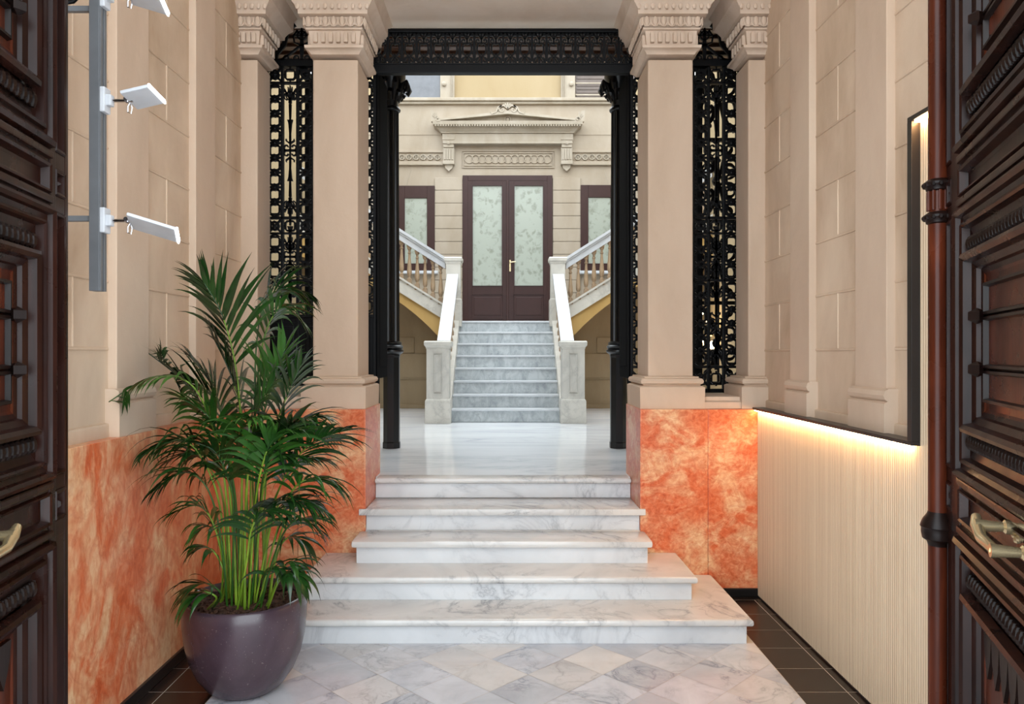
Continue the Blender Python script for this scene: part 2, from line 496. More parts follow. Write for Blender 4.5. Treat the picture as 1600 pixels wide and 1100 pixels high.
# ---- portal wall: orange dado blocks flanking the steps
for s, nm in ((-1, 'left'), (1, 'right')):
    mb = MB()
    x_in = XC+s*0.902; x_seam = XC+s*1.347; x_out = (-1.705 if s < 0 else 1.70)
    mb.bbox(x_in, x_seam, YB, 5.45, 0, DT, 0.006)
    wf = st(mb.build('wall_portal_'+nm, M['orange']), 'orange marbled dado block beside the %s end of the marble steps' % nm, 'wall')
    MB().bbox(x_seam+s*0.004, x_out, YB+0.012, 5.45, 0, DT-0.001, 0.004).build('dado_return', M['orange'], wf)
    MB().bbox(XC+s*1.37, x_out-s*0.005, YB-0.003, YB+0.03, 0, 0.055, 0.003).build('skirting', M['baseboard'], wf)
    # stone sill between pillar and half pilaster
    mb = MB(); a, b = sorted((XC+s*1.325, XC+s*1.62))
    mb.prism([(4.93, DT), (4.93, 1.275), (4.955, 1.285), (4.96, 1.31), (5.42, 1.31), (5.42, DT)], 'x', a, b)
    mb.build('sill', M['stone_light'], wf)
    # beyond the portal
    st(MB().box(s*1.79, s*3.2, 4.9, 5.30, 0, 7.5).build('wall_front_'+nm, M['stone']), 'wall beside the iron screen closing the hall on the %s' % nm, 'wall')

# ---- ceiling
st(MB().box(-2.1, 2.1, 1.1, 5.6, 4.75, 4.9).build('ceiling', M['stone_light']), 'high plain ceiling of the entrance', 'ceiling')
mb = MB(); mb.box(-3.2, 3.2, 5.56, 7.12, 4.30, 4.5)
for k in range(9): mb.bbox(-3.1, 3.1, 5.62+k*0.17, 5.70+k*0.17, 4.27, 4.32, 0.01)
st(mb.build('ceiling_hall', M['ceil_wood']), 'brown boarded ceiling above the hall behind the iron frieze', 'ceiling')
mb = MB(); mb.bbox(-1.8, 1.8, 4.83, 5.56, 4.03, 4.75, 0.01)
mb.bbox(-1.8, 1.8, 4.80, 5.58, 4.16, 4.22, 0.01)
st(mb.build('ceiling_beam', M['beam']), 'beige stone lintel spanning the two pillars', 'beam')

# ---- pillars with bases and egg and dart capitals
def egg_row(mb, p0, p1, z, n, nrm, sz=0.029):
    p0 = Vector(p0); p1 = Vector(p1)
    for i in range(n):
        c = p0.lerp(p1, (i+0.5)/n)
        t = (p1-p0).normalized()
        mb.ball((c.x, c.y, z), sz, (0.62 if abs(t.x) > .5 else 0.5, 0.62 if abs(t.y) > .5 else 0.5, 1.15), 8, 6)
        q = p0.lerp(p1, i/n)
        mb.bbox(q.x-0.004, q.x+0.004, q.y-0.004, q.y+0.004, z-0.03, z+0.025, 0.002)
        arc = [c + t*(0.026*math.cos(a)) + Vector((0, 0, 0))*0 for a in (0,)]
        pts = [Vector((c.x, c.y, z+0.012)) + t*(0.028*math.cos(PI+PI*k/8)) + Vector((0, 0, 0.045*math.sin(PI+PI*k/8))) for k in range(9)]
        mb.tube(pts, 0.006, 5)

def capital(mb, x0, x1, y0, y1, faces):
    mb.rectprof(x0, x1, y0, y1, [(0.0, 3.596), (0.010, 3.600), (0.016, 3.612), (0.038, 3.630), (0.044, 3.632), (0.046, 3.650), (0.014, 3.653), (0.012, 3.665), (0.022, 3.752), (0.036, 3.757), (0.040, 3.767), (0.030, 3.775), (0.040, 3.838), (0.078, 3.842), (0.080, 3.866), (0.100, 3.90), (0.125, 3.925), (0.13, 4.0), (0.15, 4.03), (0.155, 4.05)])
    n = 9
    if 'f' in faces:   # flutes + eggs facing the camera
        w_ = x1-x0
        k = max(4, int(round(w_/0.052)))
        for i in range(k):
            cx = x0+(i+0.5)*w_/k
            mb.bbox(cx-0.015, cx+0.015, y0-0.038, y0+0.01, 3.672, 3.742, 0.010)
        egg_row(mb, (x0-0.045, y0-0.050, 0), (x1+0.045, y0-0.050, 0), 3.806, int(round((w_+0.09)/0.058)), (0, -1))
        nn = int((w_+0.20)/0.042)
        for i in range(nn):
            cx = x0-0.10+(i+0.5)*(w_+0.20)/nn
            mb.ball((cx, y0-0.098, 3.882), 0.015, (1, 0.7, 1.3), 6, 5)
    for f, xf, sg in (('r', x1, 1), ('l', x0, -1)):
        if f in faces:
            d_ = y1-y0; k = int(round(d_/0.052))
            for i in range(k):
                cy = y0+(i+0.5)*d_/k
                mb.bbox(xf-sg*0.01, xf+sg*0.038, cy-0.015, cy+0.015, 3.672, 3.742, 0.010)
            egg_row(mb, (xf+sg*0.050, y0-0.045, 0), (xf+sg*0.050, y1+0.045, 0), 3.806, int(round((d_+0.09)/0.058)), (sg, 0))

def pillar(s, half=False):
    if not half:
        a, b = sorted((XC+s*0.972, XC+s*1.275)); y0, y1 = 4.978, 5.372
        side = 'left' if s < 0 else 'right'
        lab = 'square beige plaster pillar on the %s of the steps with egg and dart capital' % side
        nm = 'stone_pillar'
    else:
        a, b = sorted((XC+s*1.645, (-1.80 if s < 0 else 1.80))); y0, y1 = 4.978, 5.25
        side = 'left' if s < 0 else 'right'
        lab = 'narrow beige half pillar against the %s wall beside the iron screen' % side
        nm = 'half_pillar'
    root = thing(nm, ((a+b)/2, (y0+y1)/2, DT), lab, 'pillar', 'stone pillars of the portal')
    mb = MB(); mb.bbox(a, b, y0, y1, 1.40, 3.57, 0.012); mb.build('shaft', M['stone_pillar'], root)
    mb = MB(); mb.rectprof(a, b, y0, y1, [(0.062, DT), (0.064, 1.375), (0.050, 1.383), (0.036, 1.386), (0.040, 1.392), (0.054, 1.40), (0.058, 1.415), (0.05, 1.43), (0.03, 1.436), (0.03, 1.444), (0.0, 1.447)])
    mb.build('plinth', M['stone_pillar'], root)
    mb = MB(); capital(mb, a, b, y0, y1, ('f' + ('r' if s < 0 else 'l')) if half else ('frl'))
    mb.build('capital', M['stone_light'], root, smooth=0.6)
for s in (-1, 1):
    pillar(s); pillar(s, True)

# ================================================================ marble entrance steps
ry = [4.088, 4.38, 4.63, 4.892, 5.245, 5.5]
rx = [(-1.378, 1.328), (-1.164, 1.098), (-0.931, 0.886), (XC-0.9, XC+0.9), (XC-0.9, XC+0.9)]
root = thing('entrance_steps', (XC, 4.6, 0), 'broad flight of five white marble steps in the middle of the entrance', 'stairs')
for k in range(5):
    z0 = k*R1; z1 = z0+R1
    back = ry[k+1]+0.02 if k < 4 else 5.34
    a, b = rx[k]
    if k < 2: back = YB-0.002
    mb = MB(); mb.bbox(a, b, ry[k], (YB-0.002 if k == 2 else back), z0, z1-0.042, 0.003)
    if k == 2: mb.bbox(XC-0.9, XC+0.9, YB-0.01, back, z0, z1-0.0421, 0.001)
    mb.build('riser', M['marble'], root)
    nb = 0.03
    fx = 0.027
    prof = [(z1-0.042), z1]
    mb = MB()
    x0_, x1_ = a-fx, b+fx
    y0_ = ry[k]-0.036
    yb = back if k < 2 else min(back, YB-0.002) if k < 3 else back
    if k == 3: # sits partly in front of the pillars
        mb.bbox(x0_, x1_, y0_, YB-0.001, z1-0.042, z1, 0.0)
        y0_ = YB-0.002; x0_, x1_ = XC-0.898, XC+0.898
    if k == 4: x0_, x1_ = XC-0.899, XC+0.899
    n = 6
    pts = [(y0_+0.014*(1-math.sin(PI*i/n)), z1-0.015-0.0145*math.cos(PI*i/n)) for i in range(n+1)]
    if k < 3 or k == 4:
        b2 = bmesh.new(); bmesh.ops.create_cube(b2, size=1)
        for v in b2.verts: v.co = Vector((x0_+(v.co.x+.5)*(x1_-x0_), y0_+(v.co.y+.5)*(back-y0_), z1-0.042+(v.co.z+.5)*0.042))
        es = [e for e in b2.edges if not any(abs(v.co.y-back) < 1e-5 for v in e.verts) and abs(e.verts[0].co.z-e.verts[1].co.z) < 1e-6]
        es += [e for e in b2.edges if any(abs(v.co.y-back) < 1e-5 for v in e.verts) and not all(abs(v.co.y-back) < 1e-5 for v in e.verts)]
        bmesh.ops.bevel(b2, geom=list(set(es)), offset=0.017, segments=3, profile=0.5, affect='EDGES')
        if k == 2:
            b2.free(); mb.bbox(x0_, x1_, y0_, YB-0.002, z1-0.042, z1, 0.017); mb.bbox(XC-0.9, XC+0.9, YB-0.006, back, z1-0.0415, z1-0.0004, 0.0003)
        else: mb.merge(b2); b2.free()
    else:
        mb = MB()
        mb.bbox(-0.961, 0.917, ry[k]-0.036, YB-0.001, z1-0.042, z1, 0.006)
        mb.bbox(XC-0.898, XC+0.898, YB-0.006, back, z1-0.0415, z1-0.0005, 0.0004)
    mb.build('tread', M['marble_top'], root, smooth=0.6)

# ================================================================ wood panelled counter wall on the right
root = thing('oak_wall_panel', (1.68, 3.3, 0), 'fluted pale oak panelling along the right wall with a warm light strip under its ledge', 'wall panel')
def fluted(x, y0, y1, z0, z1):
    mb = MB(); pts = [(x+0.02, y0)]
    p = 0.0165; n = int((y1-y0)/p)
    p = (y1-y0)/n
    for i in range(n):
        y = y0+i*p
        pts += [(x+0.0035, y), (x, y+0.003), (x, y+p-0.003), (x+0.0035, y+p-0.0002)]
    pts += [(x+0.02, y1)]
    A = [mb.bm.verts.new((q[0], q[1], z0)) for q in pts]; B = [mb.bm.verts.new((q[0], q[1], z1)) for q in pts]
    for i in range(len(pts)-1): mb.face([A[i], A[i+1], B[i+1], B[i]])
    mb.face(A[::-1]); mb.face(B)
    return mb
fluted(1.656, 2.968, YB+0.005, 0.012, DT-0.004).build('fluted_board', M['oak'], root)
fluted(1.656, 1.75, 2.968, 0.012, 2.525).build('fluted_board', M['oak'], root)
mb = MB(); mb.bbox(1.622, 1.70, 2.968, YB+0.004, DT-0.003, DT+0.014, 0.003)
mb.build('ledge', M['black_frame'], root)
MB().box(1.70, 1.745, 2.97, YB+0.06, DT-0.05, DT-0.012).build('backing', M['black_frame'], root)
mb = MB(); mb.bbox(1.622, 1.705, 2.968, 3.0, DT+0.014, 2.53, 0.002)
mb.bbox(1.622, 1.69, 1.75, 3.0, 2.53, 2.55, 0.003)
mb.box(1.6755, 1.70, 1.75, 2.968, 0.0, 2.53)
mb.build('black_surround', M['black_frame'], root)
mb = MB(); mb.box(1.630, 1.650, 3.0, YB-0.01, DT-0.009, DT-0.0035)
mb.box(1.630, 1.650, 1.8, 2.96, 2.520, 2.5285)
mb.build('light_strip', M['led_warm'], root)
tag(st(MB().bbox(1.66, 1.70, 1.75, YB-0.003, -0.001, 0.012, 0.002).build('baseboard_right', M['baseboard']), 'thin black skirting under the oak panelling', 'baseboard'))

# ================================================================ wrought iron
PW = 0.108
def chain_cell(mb, cx, cz, y0, y1, kn=True):
    h = 0.035; c = 0.013
    mb.ribbon([(-h, -h+c), (-h+c, -h), (h-c, -h), (h, -h+c), (h, h-c), (h-c, h), (-h+c, h), (-h, h-c)], 0.0135, y0, y1, True, cx, cz)
    for s in (-1, 1):
        mb.ribbon([(s*h, 0), (s*0.056, 0)], 0.009, y0, y1, ox=cx, oz=cz)
    if kn:
        k = cz+PW/2
        for s in (-1, 1):
            mb.ribbon([(0, 0), (s*0.056, 0)], [0.030, 0.008], y0, y1, ox=cx, oz=k)
            for t_ in (-1, 1):
                mb.ribbon([(0, 0), (s*0.046, t_*0.030)], [0.014, 0.007], y0, y1, ox=cx, oz=k)
        mb.ribbon([(0.021*math.cos(a*PI/4), 0.021*math.sin(a*PI/4)) for a in range(8)], 0.014, y0-0.006, y1+0.004, True, cx, k)
        mb.ball((cx, y0, k), 0.013, (1, 0.8, 1), 6, 4)

def palmette(mb, cx, cz, f, y0, y1):
    """fan of leaves between two scrolls, f=+1 opening upwards"""
    for s in (-1, 1):
        mb.ribbon(spiral(s*0.022, 0.035, 0.030, 0.008, -PI/2 if s > 0 else -PI/2, (-PI/2+s*1.6*PI), 12), 0.009, y0, y1, ox=cx, oz=cz, fz=f)
        mb.ribbon([(0, 0.0), (s*0.022, 0.045), (s*0.042, 0.088)], [0.006, 0.013, 0.007], y0, y1, ox=cx, oz=cz, fz=f)
        mb.ribbon([(s*0.03, 0.062), (s*0.053, 0.075)], 0.01, y0, y1, ox=cx, oz=cz, fz=f)
        mb.ribbon([(s*0.012, 0.06), (s*0.015, 0.10)], [0.01, 0.005], y0, y1, ox=cx, oz=cz, fz=f)
    mb.ribbon([(0, -0.02), (0, 0.06), (0, 0.11)], [0.024, 0.016, 0.006], y0, y1, ox=cx, oz=cz, fz=f)
    mb.ribbon([(0.03*math.cos(a*PI/6), 0.035+0.03*math.sin(a*PI/6)) for a in range(12)], 0.009, y0, y1, True, cx, cz, fz=f)

def spear(mb, cx, z0, z1, y0, y1):
    zc = (z0+z1)/2
    if z1-z0 < 0.3:
        mb.ribbon([(0, z0), (0, z1)], 0.014, y0, y1, ox=cx); palmette(mb, cx, z1-0.12, 1, y0, y1); return
    mb.ribbon([(0, z0+0.1), (0, z1-0.1)], 0.011, y0, y1, ox=cx)
    palmette(mb, cx, z1-0.12, 1, y0, y1); palmette(mb, cx, z0+0.12, -1, y0, y1)
    for f in (-1, 1):
        mb.ribbon([(0, 0.06), (0, 0.13), (0, 0.20), (0, 0.225)], [0.014, 0.013, 0.026, 0.042], y0, y1, ox=cx, oz=zc, fz=f)
        mb.ribbon([(0, 0.23), (0, 0.34)], [0.012, 0.02], y0, y1, ox=cx, oz=zc, fz=f)
        for s in (-1, 1):
            mb.ribbon(spiral(s*0.024, 0.024, 0.026, 0.008, -PI/2, -PI/2+s*1.5*PI, 10), 0.010, y0, y1, ox=cx, oz=zc, fz=f)
            mb.ribbon([(0, 0.05), (s*0.03, 0.072), (s*0.028, 0.085)], [0.012, 0.01, 0.006], y0, y1, ox=cx, oz=zc, fz=f)
    mb.ribbon([(-0.05, 0), (0.05, 0)], 0.016, y0, y1, ox=cx, oz=zc)

def iron_screen(s):
    Y = 5.46; side = 'left' if s < 0 else 'right'
    xo = XC+s*1.735; xi = XC+s*0.945
    lo, hi = sorted((xo, xi))
    zb = 1.36 if s < 0 else 1.31
    root = thing('iron_screen', ((lo+hi)/2, Y, zb), ('black openwork iron screen left of the doorway, with a solid plate below' if s < 0 else 'black openwork iron screen right of the doorway, open down to the sill'), 'iron screen')
    fr = MB(); Yd0, Yd1 = Y-0.018, Y+0.018
    bars = [(3.70, 3.743), (3.578, 3.594), (2.584, 2.604), (2.474, 2.488), (2.126, 2.144), (zb, zb+0.03)]
    if s > 0: bars += [(1.49, 1.51)]
    else: bars += [(1.86, 1.885)]
    for a, b in bars: fr.bbox(lo, hi-(0.0), Yd0-(0.02 if a > 3.65 else 0), Yd1, a, b, 0.003)
    n = 7; W = hi-lo; pw = W/n
    for i in range(n+1):
        fr.bbox(lo+i*pw-0.010, lo+i*pw+0.010, Yd0, Yd1, zb, 3.70, 0.003)
    fr.build('frame', M['black'], root)
    mb = MB()
    ya, yb = Y-0.009, Y+0.009
    rows = [(3.594, 3.70), (2.488, 2.584)]
    pans = [(2.604, 3.578), (2.144, 2.474)]
    if s < 0: pans.append((1.885, 2.126)); 
    else: pans.append((1.51, 2.126)); rows.append((zb+0.03, 1.49))
    for i in range(n):
        cx = lo+(i+0.5)*pw
        ch = (i % 2 == 0)
        for a, b in rows:
            c = (a+b)/2
            if ch:
                for t_ in (-1, 1): mb.ribbon([(-0.05, -0.05*t_), (0.05, 0.05*t_)], 0.016, ya, yb, ox=cx, oz=c)
                mb.ribbon([(0.03*math.cos(q*PI/4), 0.03*math.sin(q*PI/4)) for q in range(8)], 0.018, ya-0.004, yb, True, cx, c)
                mb.ball((cx, ya, c), 0.014, (1, 0.8, 1), 6, 4)
            else:
                chain_cell(mb, cx, c, ya, yb, False)
                for t_ in (-1, 1): mb.ribbon([(0, t_*0.035), (0, t_*0.056)], 0.01, ya, yb, ox=cx, oz=c)
        for a, b in pans:
            if ch:
                k = max(1, int(round((b-a)/PW))); p = (b-a)/k
                for j in range(k): chain_cell(mb, cx, a+(j+0.5)*p, ya, yb, j < k-1)
                for e, f in ((a, 1), (b, -1)):
                    for q in (-1, 1): mb.ribbon([(0, 0), (q*0.05, 0.022)], [0.016, 0.007], ya, yb, ox=cx, oz=e, fz=f)
            else: spear(mb, cx, a, b, ya, yb)
    mb.build('scrollwork', M['black'], root)
    if s < 0:
        mb = MB(); mb.bbox(lo, hi, Y-0.004, Y+0.012, zb+0.02, 1.87, 0.002)
        for i in range(3):
            a = lo+0.03+i*(W-0.03)/3
            mb2 = MB()
            mb.bbox(a, a+W/3-0.06, Y-0.016, Y, zb+0.07, 1.83, 0.008)
            mb.bbox(a+0.03, a+W/3-0.09, Y-0.024, Y, zb+0.10, 1.80, 0.008)
        mb.build('solid_plate', M['black'], root)
    mb = MB(); pc = XC+s*1.475; mb.bbox(pc-0.028, pc+0.034, 5.62, 5.66, zb, 3.70, 0.004); mb.bbox(pc-0.028, pc+0.034, 5.47, 5.64, 3.66, 3.70, 0.004); mb.bbox(pc-0.028, pc+0.034, 5.47, 5.64, zb, zb+0.03, 0.004)
    mb.build('folded_leaf_stile', M['black'], root)
    # cresting above the top bar
    mb = MB()
    for (ca, cb) in ((XC+s*1.30, XC+s*1.66),):
        a, b = sorted((ca, cb)); m_ = (a+b)/2
        wd = b-a
        for q in (-1, 1):
            mb.ribbon([(q*wd*0.56, 3.72), (q*wd*0.52, 3.80), (q*wd*0.36, 3.87), (q*wd*0.30, 3.98), (q*0.05, 4.02)], 0.034, ya, yb, ox=m_)
            mb.ribbon([(0, 3.87), (q*0.10, 3.79), (q*0.16, 3.75)], 0.014, ya, yb, ox=m_)
            mb.ribbon([(0, 3.86), (q*0.055, 3.885), (q*0.062, 3.93), (q*0.03, 3.975)], 0.012, ya, yb, ox=m_)
            for j in range(2):
                mb.ribbon(spiral(q*(0.035+0.075*j), 3.768, 0.028, 0.010, -PI/2, -PI/2+q*1.7*PI, 12), 0.011, ya, yb, ox=m_)
        mb.ribbon([(0, 3.74), (0, 3.86), (0, 3.99)], [0.018, 0.03, 0.012], ya, yb, ox=m_)
        mb.ribbon([(0.033*math.cos(j*PI/5), 3.935+0.033*math.sin(j*PI/5)) for j in range(10)], 0.01, ya, yb, True, m_)
        for j in range(5): mb.ribbon([(0, 3.935), (0.055*math.cos(PI*j/4), 3.935+0.055*math.sin(PI*j/4))], 0.009, ya, yb, ox=m_)
        mb.ribbon([(-wd*0.6, 3.752), (wd*0.6, 3.752)], 0.02, ya, yb, ox=m_)
    mb.build('cresting', M['black'], root)
    # jamb of the doorway
    xj = XC+s*0.945
    mb = MB(); mb.bbox(xj-s*0.02, xj+s*0.012, 5.452, 5.56, FL, 3.75, 0.004)
    mb.bbox(xj-s*0.004, xj+s*0.03, 5.56, 6.02, 1.41, 3.75, 0.004)
    mb.bbox(xj-s*0.012, xj+s*0.004, 5.62, 5.96, 1.5, 3.7, 0.004)
    mb.build('jamb', M['black_flat'], root)
iron_screen(-1); iron_screen(1)

# ---- iron frieze over the opening
Y = 5.46; lo, hi = XC-0.955, XC+0.955
root = thing('iron_frieze', (XC, Y, 3.653), 'long black openwork iron frieze across the top of the opening', 'iron frieze')
mb = MB(); mb.bbox(lo, hi, Y-0.03, Y+0.03, 3.653, 3.715, 0.004); mb.bbox(lo, hi, Y-0.036, Y+0.03, 3.712, 3.722, 0.003)
mb.build('bottom_rail', M['black'], root)
mb = MB(); mb.bbox(lo+0.06, hi-0.06, Y-0.02, Y+0.02, 3.955, 3.978, 0.003); mb.build('top_rail', M['black'], root)
mb = MB(); n = 18; p = (hi-lo)/n; ya, yb = Y-0.01, Y+0.01
for i in range(n):
    cx = lo+(i+0.5)*p
    ov = [(0, -0.062), (0.03, -0.03), (0.033, 0.0), (0.03, 0.03), (0.018, 0.044), (0, 0.038), (-0.018, 0.044), (-0.03, 0.03), (-0.033, 0.0), (-0.03, -0.03)]
    mb.ribbon(ov, 0.012, ya, yb, True, cx, 3.835)
    mb.ribbon([(p/2, 3.72), (p/2, 3.80), (p/2, 3.88), (p/2, 3.955)], [0.012, 0.026, 0.018, 0.014], ya, yb, ox=cx)
    for s in (-1, 1):
        mb.ribbon([(0, 3.80), (s*p/2, 3.723)], 0.009, ya+0.002, yb-0.002, ox=cx)
        mb.ribbon(spiral(s*0.024, 3.752, 0.020, 0.006, PI/2, PI/2-s*1.6*PI, 9), 0.009, ya, yb, ox=cx)
        mb.ribbon(spiral(s*0.024, 3.895, 0.018, 0.006, -PI/2, -PI/2+s*1.6*PI, 9), 0.009, ya, yb, ox=cx)
        mb.ribbon([(0, 3.905), (s*0.018, 3.93), (s*0.03, 3.955)], 0.009, ya, yb, ox=cx)
        mb.ribbon([(s*0.018, 3.935), (s*0.045, 3.935)], 0.009, ya, yb, ox=cx)
    mb.ribbon([(0, 3.875), (0, 3.955)], [0.016, 0.008], ya, yb, ox=cx)
    mb.ribbon([(0, 3.72), (0, 3.775)], [0.014, 0.02], ya, yb, ox=cx)
    mb.ribbon([(-p/2, 3.948), (p/2, 3.948)], 0.012, ya, yb, ox=cx)
mb.build('openwork', M['black'], root)
for i in range(1, n): MB().ball((lo+i*p, Y-0.032, 3.728), 0.006, (1, 1, 1), 6, 4).build('rivet', M['chrome'], root)
for s in (-1, 1):
    mb = MB(); e = XC+s*0.955
    for k, (z, r) in enumerate(((3.76, 0.035), (3.83, 0.03), (3.90, 0.03))):
        mb.ribbon(spiral(e-s*(0.0+0.02*k), z, r, 0.008, 0, s*1.8*PI, 12), 0.014, ya-0.006, yb+0.006)
    mb.build('end_scroll', M['black'], root)

# ---- cast iron columns
for s in (-1, 1):
    cx = -0.006+s*1.05; cy = 6.88
    side = 'left' if s < 0 else 'right'
    root = thing('iron_column', (cx, cy, FL), 'black fluted cast iron column standing %s of the opening to the courtyard' % ('left' if s < 0 else 'right'), 'column', 'cast iron columns')
    P = lambda z: z-FL
    mb = MB()
    prof = [(0.084, 0.725), (0.084, 0.775), (0.078, 0.785), (0.078, 1.56), (0.082, 1.58), (0.082, 1.60)]
    mb.lathe(prof, (cx, cy, 0), 8, ang0=PI/8)
    mb.build('pedestal', M['black_gloss'], root)
    mb = MB()
    mb.lathe([(0.082, 1.59), (0.10, 1.60), (0.112, 1.615), (0.112, 1.63), (0.095, 1.64), (0.105, 1.65), (0.108, 1.662), (0.098, 1.675), (0.088, 1.68), (0.095, 1.69), (0.09, 1.703), (0.07, 1.71)], (cx, cy, 0), 24)
    mb.build('base_ring', M['black_gloss'], root, smooth=0.6)
    mb = MB(); N = 64; A = []; zz = [1.70, 3.84]
    for z, rr in zip(zz, (0.070, 0.062)):
        A.append([mb.bm.verts.new((cx+(rr+0.004*math.cos(16*2*PI*i/N))*math.cos(2*PI*i/N), cy+(rr+0.004*math.cos(16*2*PI*i/N))*math.sin(2*PI*i/N), z)) for i in range(N)])
    for i in range(N): mb.face([A[0][i], A[0][(i+1) % N], A[1][(i+1) % N], A[1][i]])
    mb.build('shaft', M['black_gloss'], root)
    mb = MB(); mb.lathe([(0.062, 3.83), (0.08, 3.84), (0.084, 3.855), (0.075, 3.87), (0.062, 3.88), (0.065, 3.95), (0.085, 4.05), (0.12, 4.13), (0.13, 4.15), (0.13, 4.31)], (cx, cy, 0), 20)
    for k in range(8):
        a = k*PI/4+PI/8; r0 = 0.07
        pts = [(cx+r*math.cos(a), cy+r*math.sin(a), z) for r, z in ((0.066, 3.93), (0.085, 4.0), (0.12, 4.07), (0.155, 4.09), (0.17, 4.05), (0.155, 4.01), (0.135, 4.03))]
        mb.tube(pts, [0.012, 0.024, 0.028, 0.026, 0.024, 0.018, 0.012], 6)
        a += PI/8
        pts = [(cx+r*math.cos(a), cy+r*math.sin(a), z) for r, z in ((0.066, 3.93), (0.08, 3.97), (0.105, 4.01), (0.12, 3.985), (0.11, 3.96))]
        mb.tube(pts, [0.01, 0.022, 0.022, 0.016, 0.01], 6)
    mb.build('capital', M['black_gloss'], root, smooth=0.8)

# ---- scrolled lift gate behind the right screen
root = thing('scrolled_iron_gate', (1.95, 6.2, FL), 'second black iron gate of curling scrolls seen behind the right screen', 'iron gate')
mb = MB(); 
for x in (1.25, 1.6, 1.95, 2.3, 2.65): mb.bbox(x-0.012, x+0.012, 6.18, 6.22, FL, 4.28, 0.003)
for z in (FL+0.03, 1.35, 2.02, 2.7, 3.38, 4.1): mb.bbox(1.25, 2.65, 6.18, 6.22, z-0.015, z+0.015, 0.003)
mb.build('frame', M['black'], root)
mb = MB()
for i in range(4):
    cx = 1.425+0.35*i
    for (z0, z1) in ((1.35, 2.02), (2.02, 2.7), (2.7, 3.38), (3.38, 4.1)):
        c = (z0+z1)/2
        for f in (-1, 1):
            for s in (-1, 1):
                mb.ribbon(spiral(s*0.08, 0.09, 0.075, 0.02, -PI/2, -PI/2+s*1.8*PI, 18), [0.014+0.016*abs(math.sin(k*0.5)) for k in range(19)], 6.19, 6.21, ox=cx, oz=c, fz=f)
                mb.ribbon([(0, 0), (s*0.05, 0.18), (s*0.13, 0.30)], [0.02, 0.035, 0.01], 6.19, 6.21, ox=cx, oz=c, fz=f)
                mb.ribbon(spiral(s*0.08, 0.25, 0.045, 0.015, PI/2, PI/2-s*1.6*PI, 12), 0.014, 6.19, 6.21, ox=cx, oz=c, fz=f)
        mb.ribbon([(0.04*math.cos(q*PI/5), 0.04*math.sin(q*PI/5)) for q in range(10)], 0.02, 6.185, 6.215, True, cx, c)
        mb.ribbon([(0, -0.33), (0, 0.33)], 0.016, 6.19, 6.21, ox=cx, oz=c)
mb.build('scrollwork', M['black'], root)
# ================================================================ COURTYARD
YF = 12.6; S = YF/1160
XF = 0.035
def fx(px): return (px-790)*S
def fz(py): return 1.6+(552-py)*S
wb = st(MB().box(-3.2, 3.2, YF, YF+0.3, 0, fz(158)).build('wall_back', M['facade']), 'cream stone courtyard facade behind the staircase', 'wall')
mb = MB().box(-3.2, 3.2, YF, YF+0.3, fz(158), 6.9)
mb.build('upper_wall', M['yellow'], wb)
# string course and joints
mb = MB()
mb.bbox(-3.09, 3.09, YF-0.10, YF+0.01, fz(160), fz(155), 0.01); mb.bbox(-3.09, 3.09, YF-0.06, YF+0.01, fz(164), fz(160), 0.01)
mb.build('cornice_band', M['facade_grey'], wb)
mb = MB()
for s in (-1, 1):
    a, b = sorted((XF+s*1.07, 3.1*s))
    mb.bbox(a, b, YF-0.05, YF+0.01, fz(259), fz(253), 0.01)
    mb.bbox(a, b, YF-0.03, YF+0.01, fz(239), fz(235), 0.008)
    mb.bbox(a, b, YF-0.008, YF+0.01, fz(211), fz(208), 0.002)
    # key block lines over the small windows
mb.build('string_course', M['facade'], wb)
mb = MB()
for s in (-1, 1):
    for k in range(16):
        cx = XF+s*(1.19+0.12*k); cz = fz(246)
        mb.ribbon([(0.045*math.cos(q*PI/5), 0.045*math.sin(q*PI/5)) for q in range(10)], 0.014, YF-0.03, YF+0.005, True, cx, cz)
        for q in range(4):
            mb.ball((cx+0.022*math.cos(q*PI/2+PI/4), YF-0.012, cz+0.022*math.sin(q*PI/2+PI/4)), 0.017, (1, 0.8, 1), 6, 4)
mb.build('rosette_frieze', M['facade_grey'], wb)
# rusticated piers beside the tall door
mb = MB()
for s in (-1, 1):
    a, b = sorted((XF+s*0.765, XF+s*1.235))
    z = fz(278); k = 0
    while z > 2.1:
        mb.bbox(a, b, YF-0.03, YF+0.02, z-0.211, z, 0.006); z -= 0.2172
mb.build('rustication', M['facade'], wb)
# window head voussoir lines
mb = MB()
for s in (-1, 1):
    for (u0, u1) in ((1.62, 1.72), (1.90, 1.86), (2.2, 2.08)):
        mb.ribbon([(XF+s*u1, fz(290)), (XF+s*u0, fz(259))], 0.008, YF-0.004, YF+0.003)
mb.build('joint_lines', M['facade_grey'], wb)
# panelled frame with interlaced rings over the door
mb = MB()
a, b = fx(722), fx(866)
for i, o_ in enumerate((0.0, 0.035)):
    z0, z1 = fz(262)+o_, fz(236)-o_
    mb.ribbon([(a+o_, z0), (b-o_, z0), (b-o_, z1), (a+o_, z1)], 0.015, YF-0.02, YF+0.005, True)
cz = fz(249); n = 13
for k in range(n):
    cx = a+0.12+(b-a-0.24)*k/(n-1)
    mb.ribbon([(0.068*math.cos(q*PI/9), 0.068*math.sin(q*PI/9)) for q in range(18)], 0.009, YF-0.022-(k % 2)*0.003, YF+0.005, True, cx, cz)
mb.build('ring_panel', M['facade'], wb)
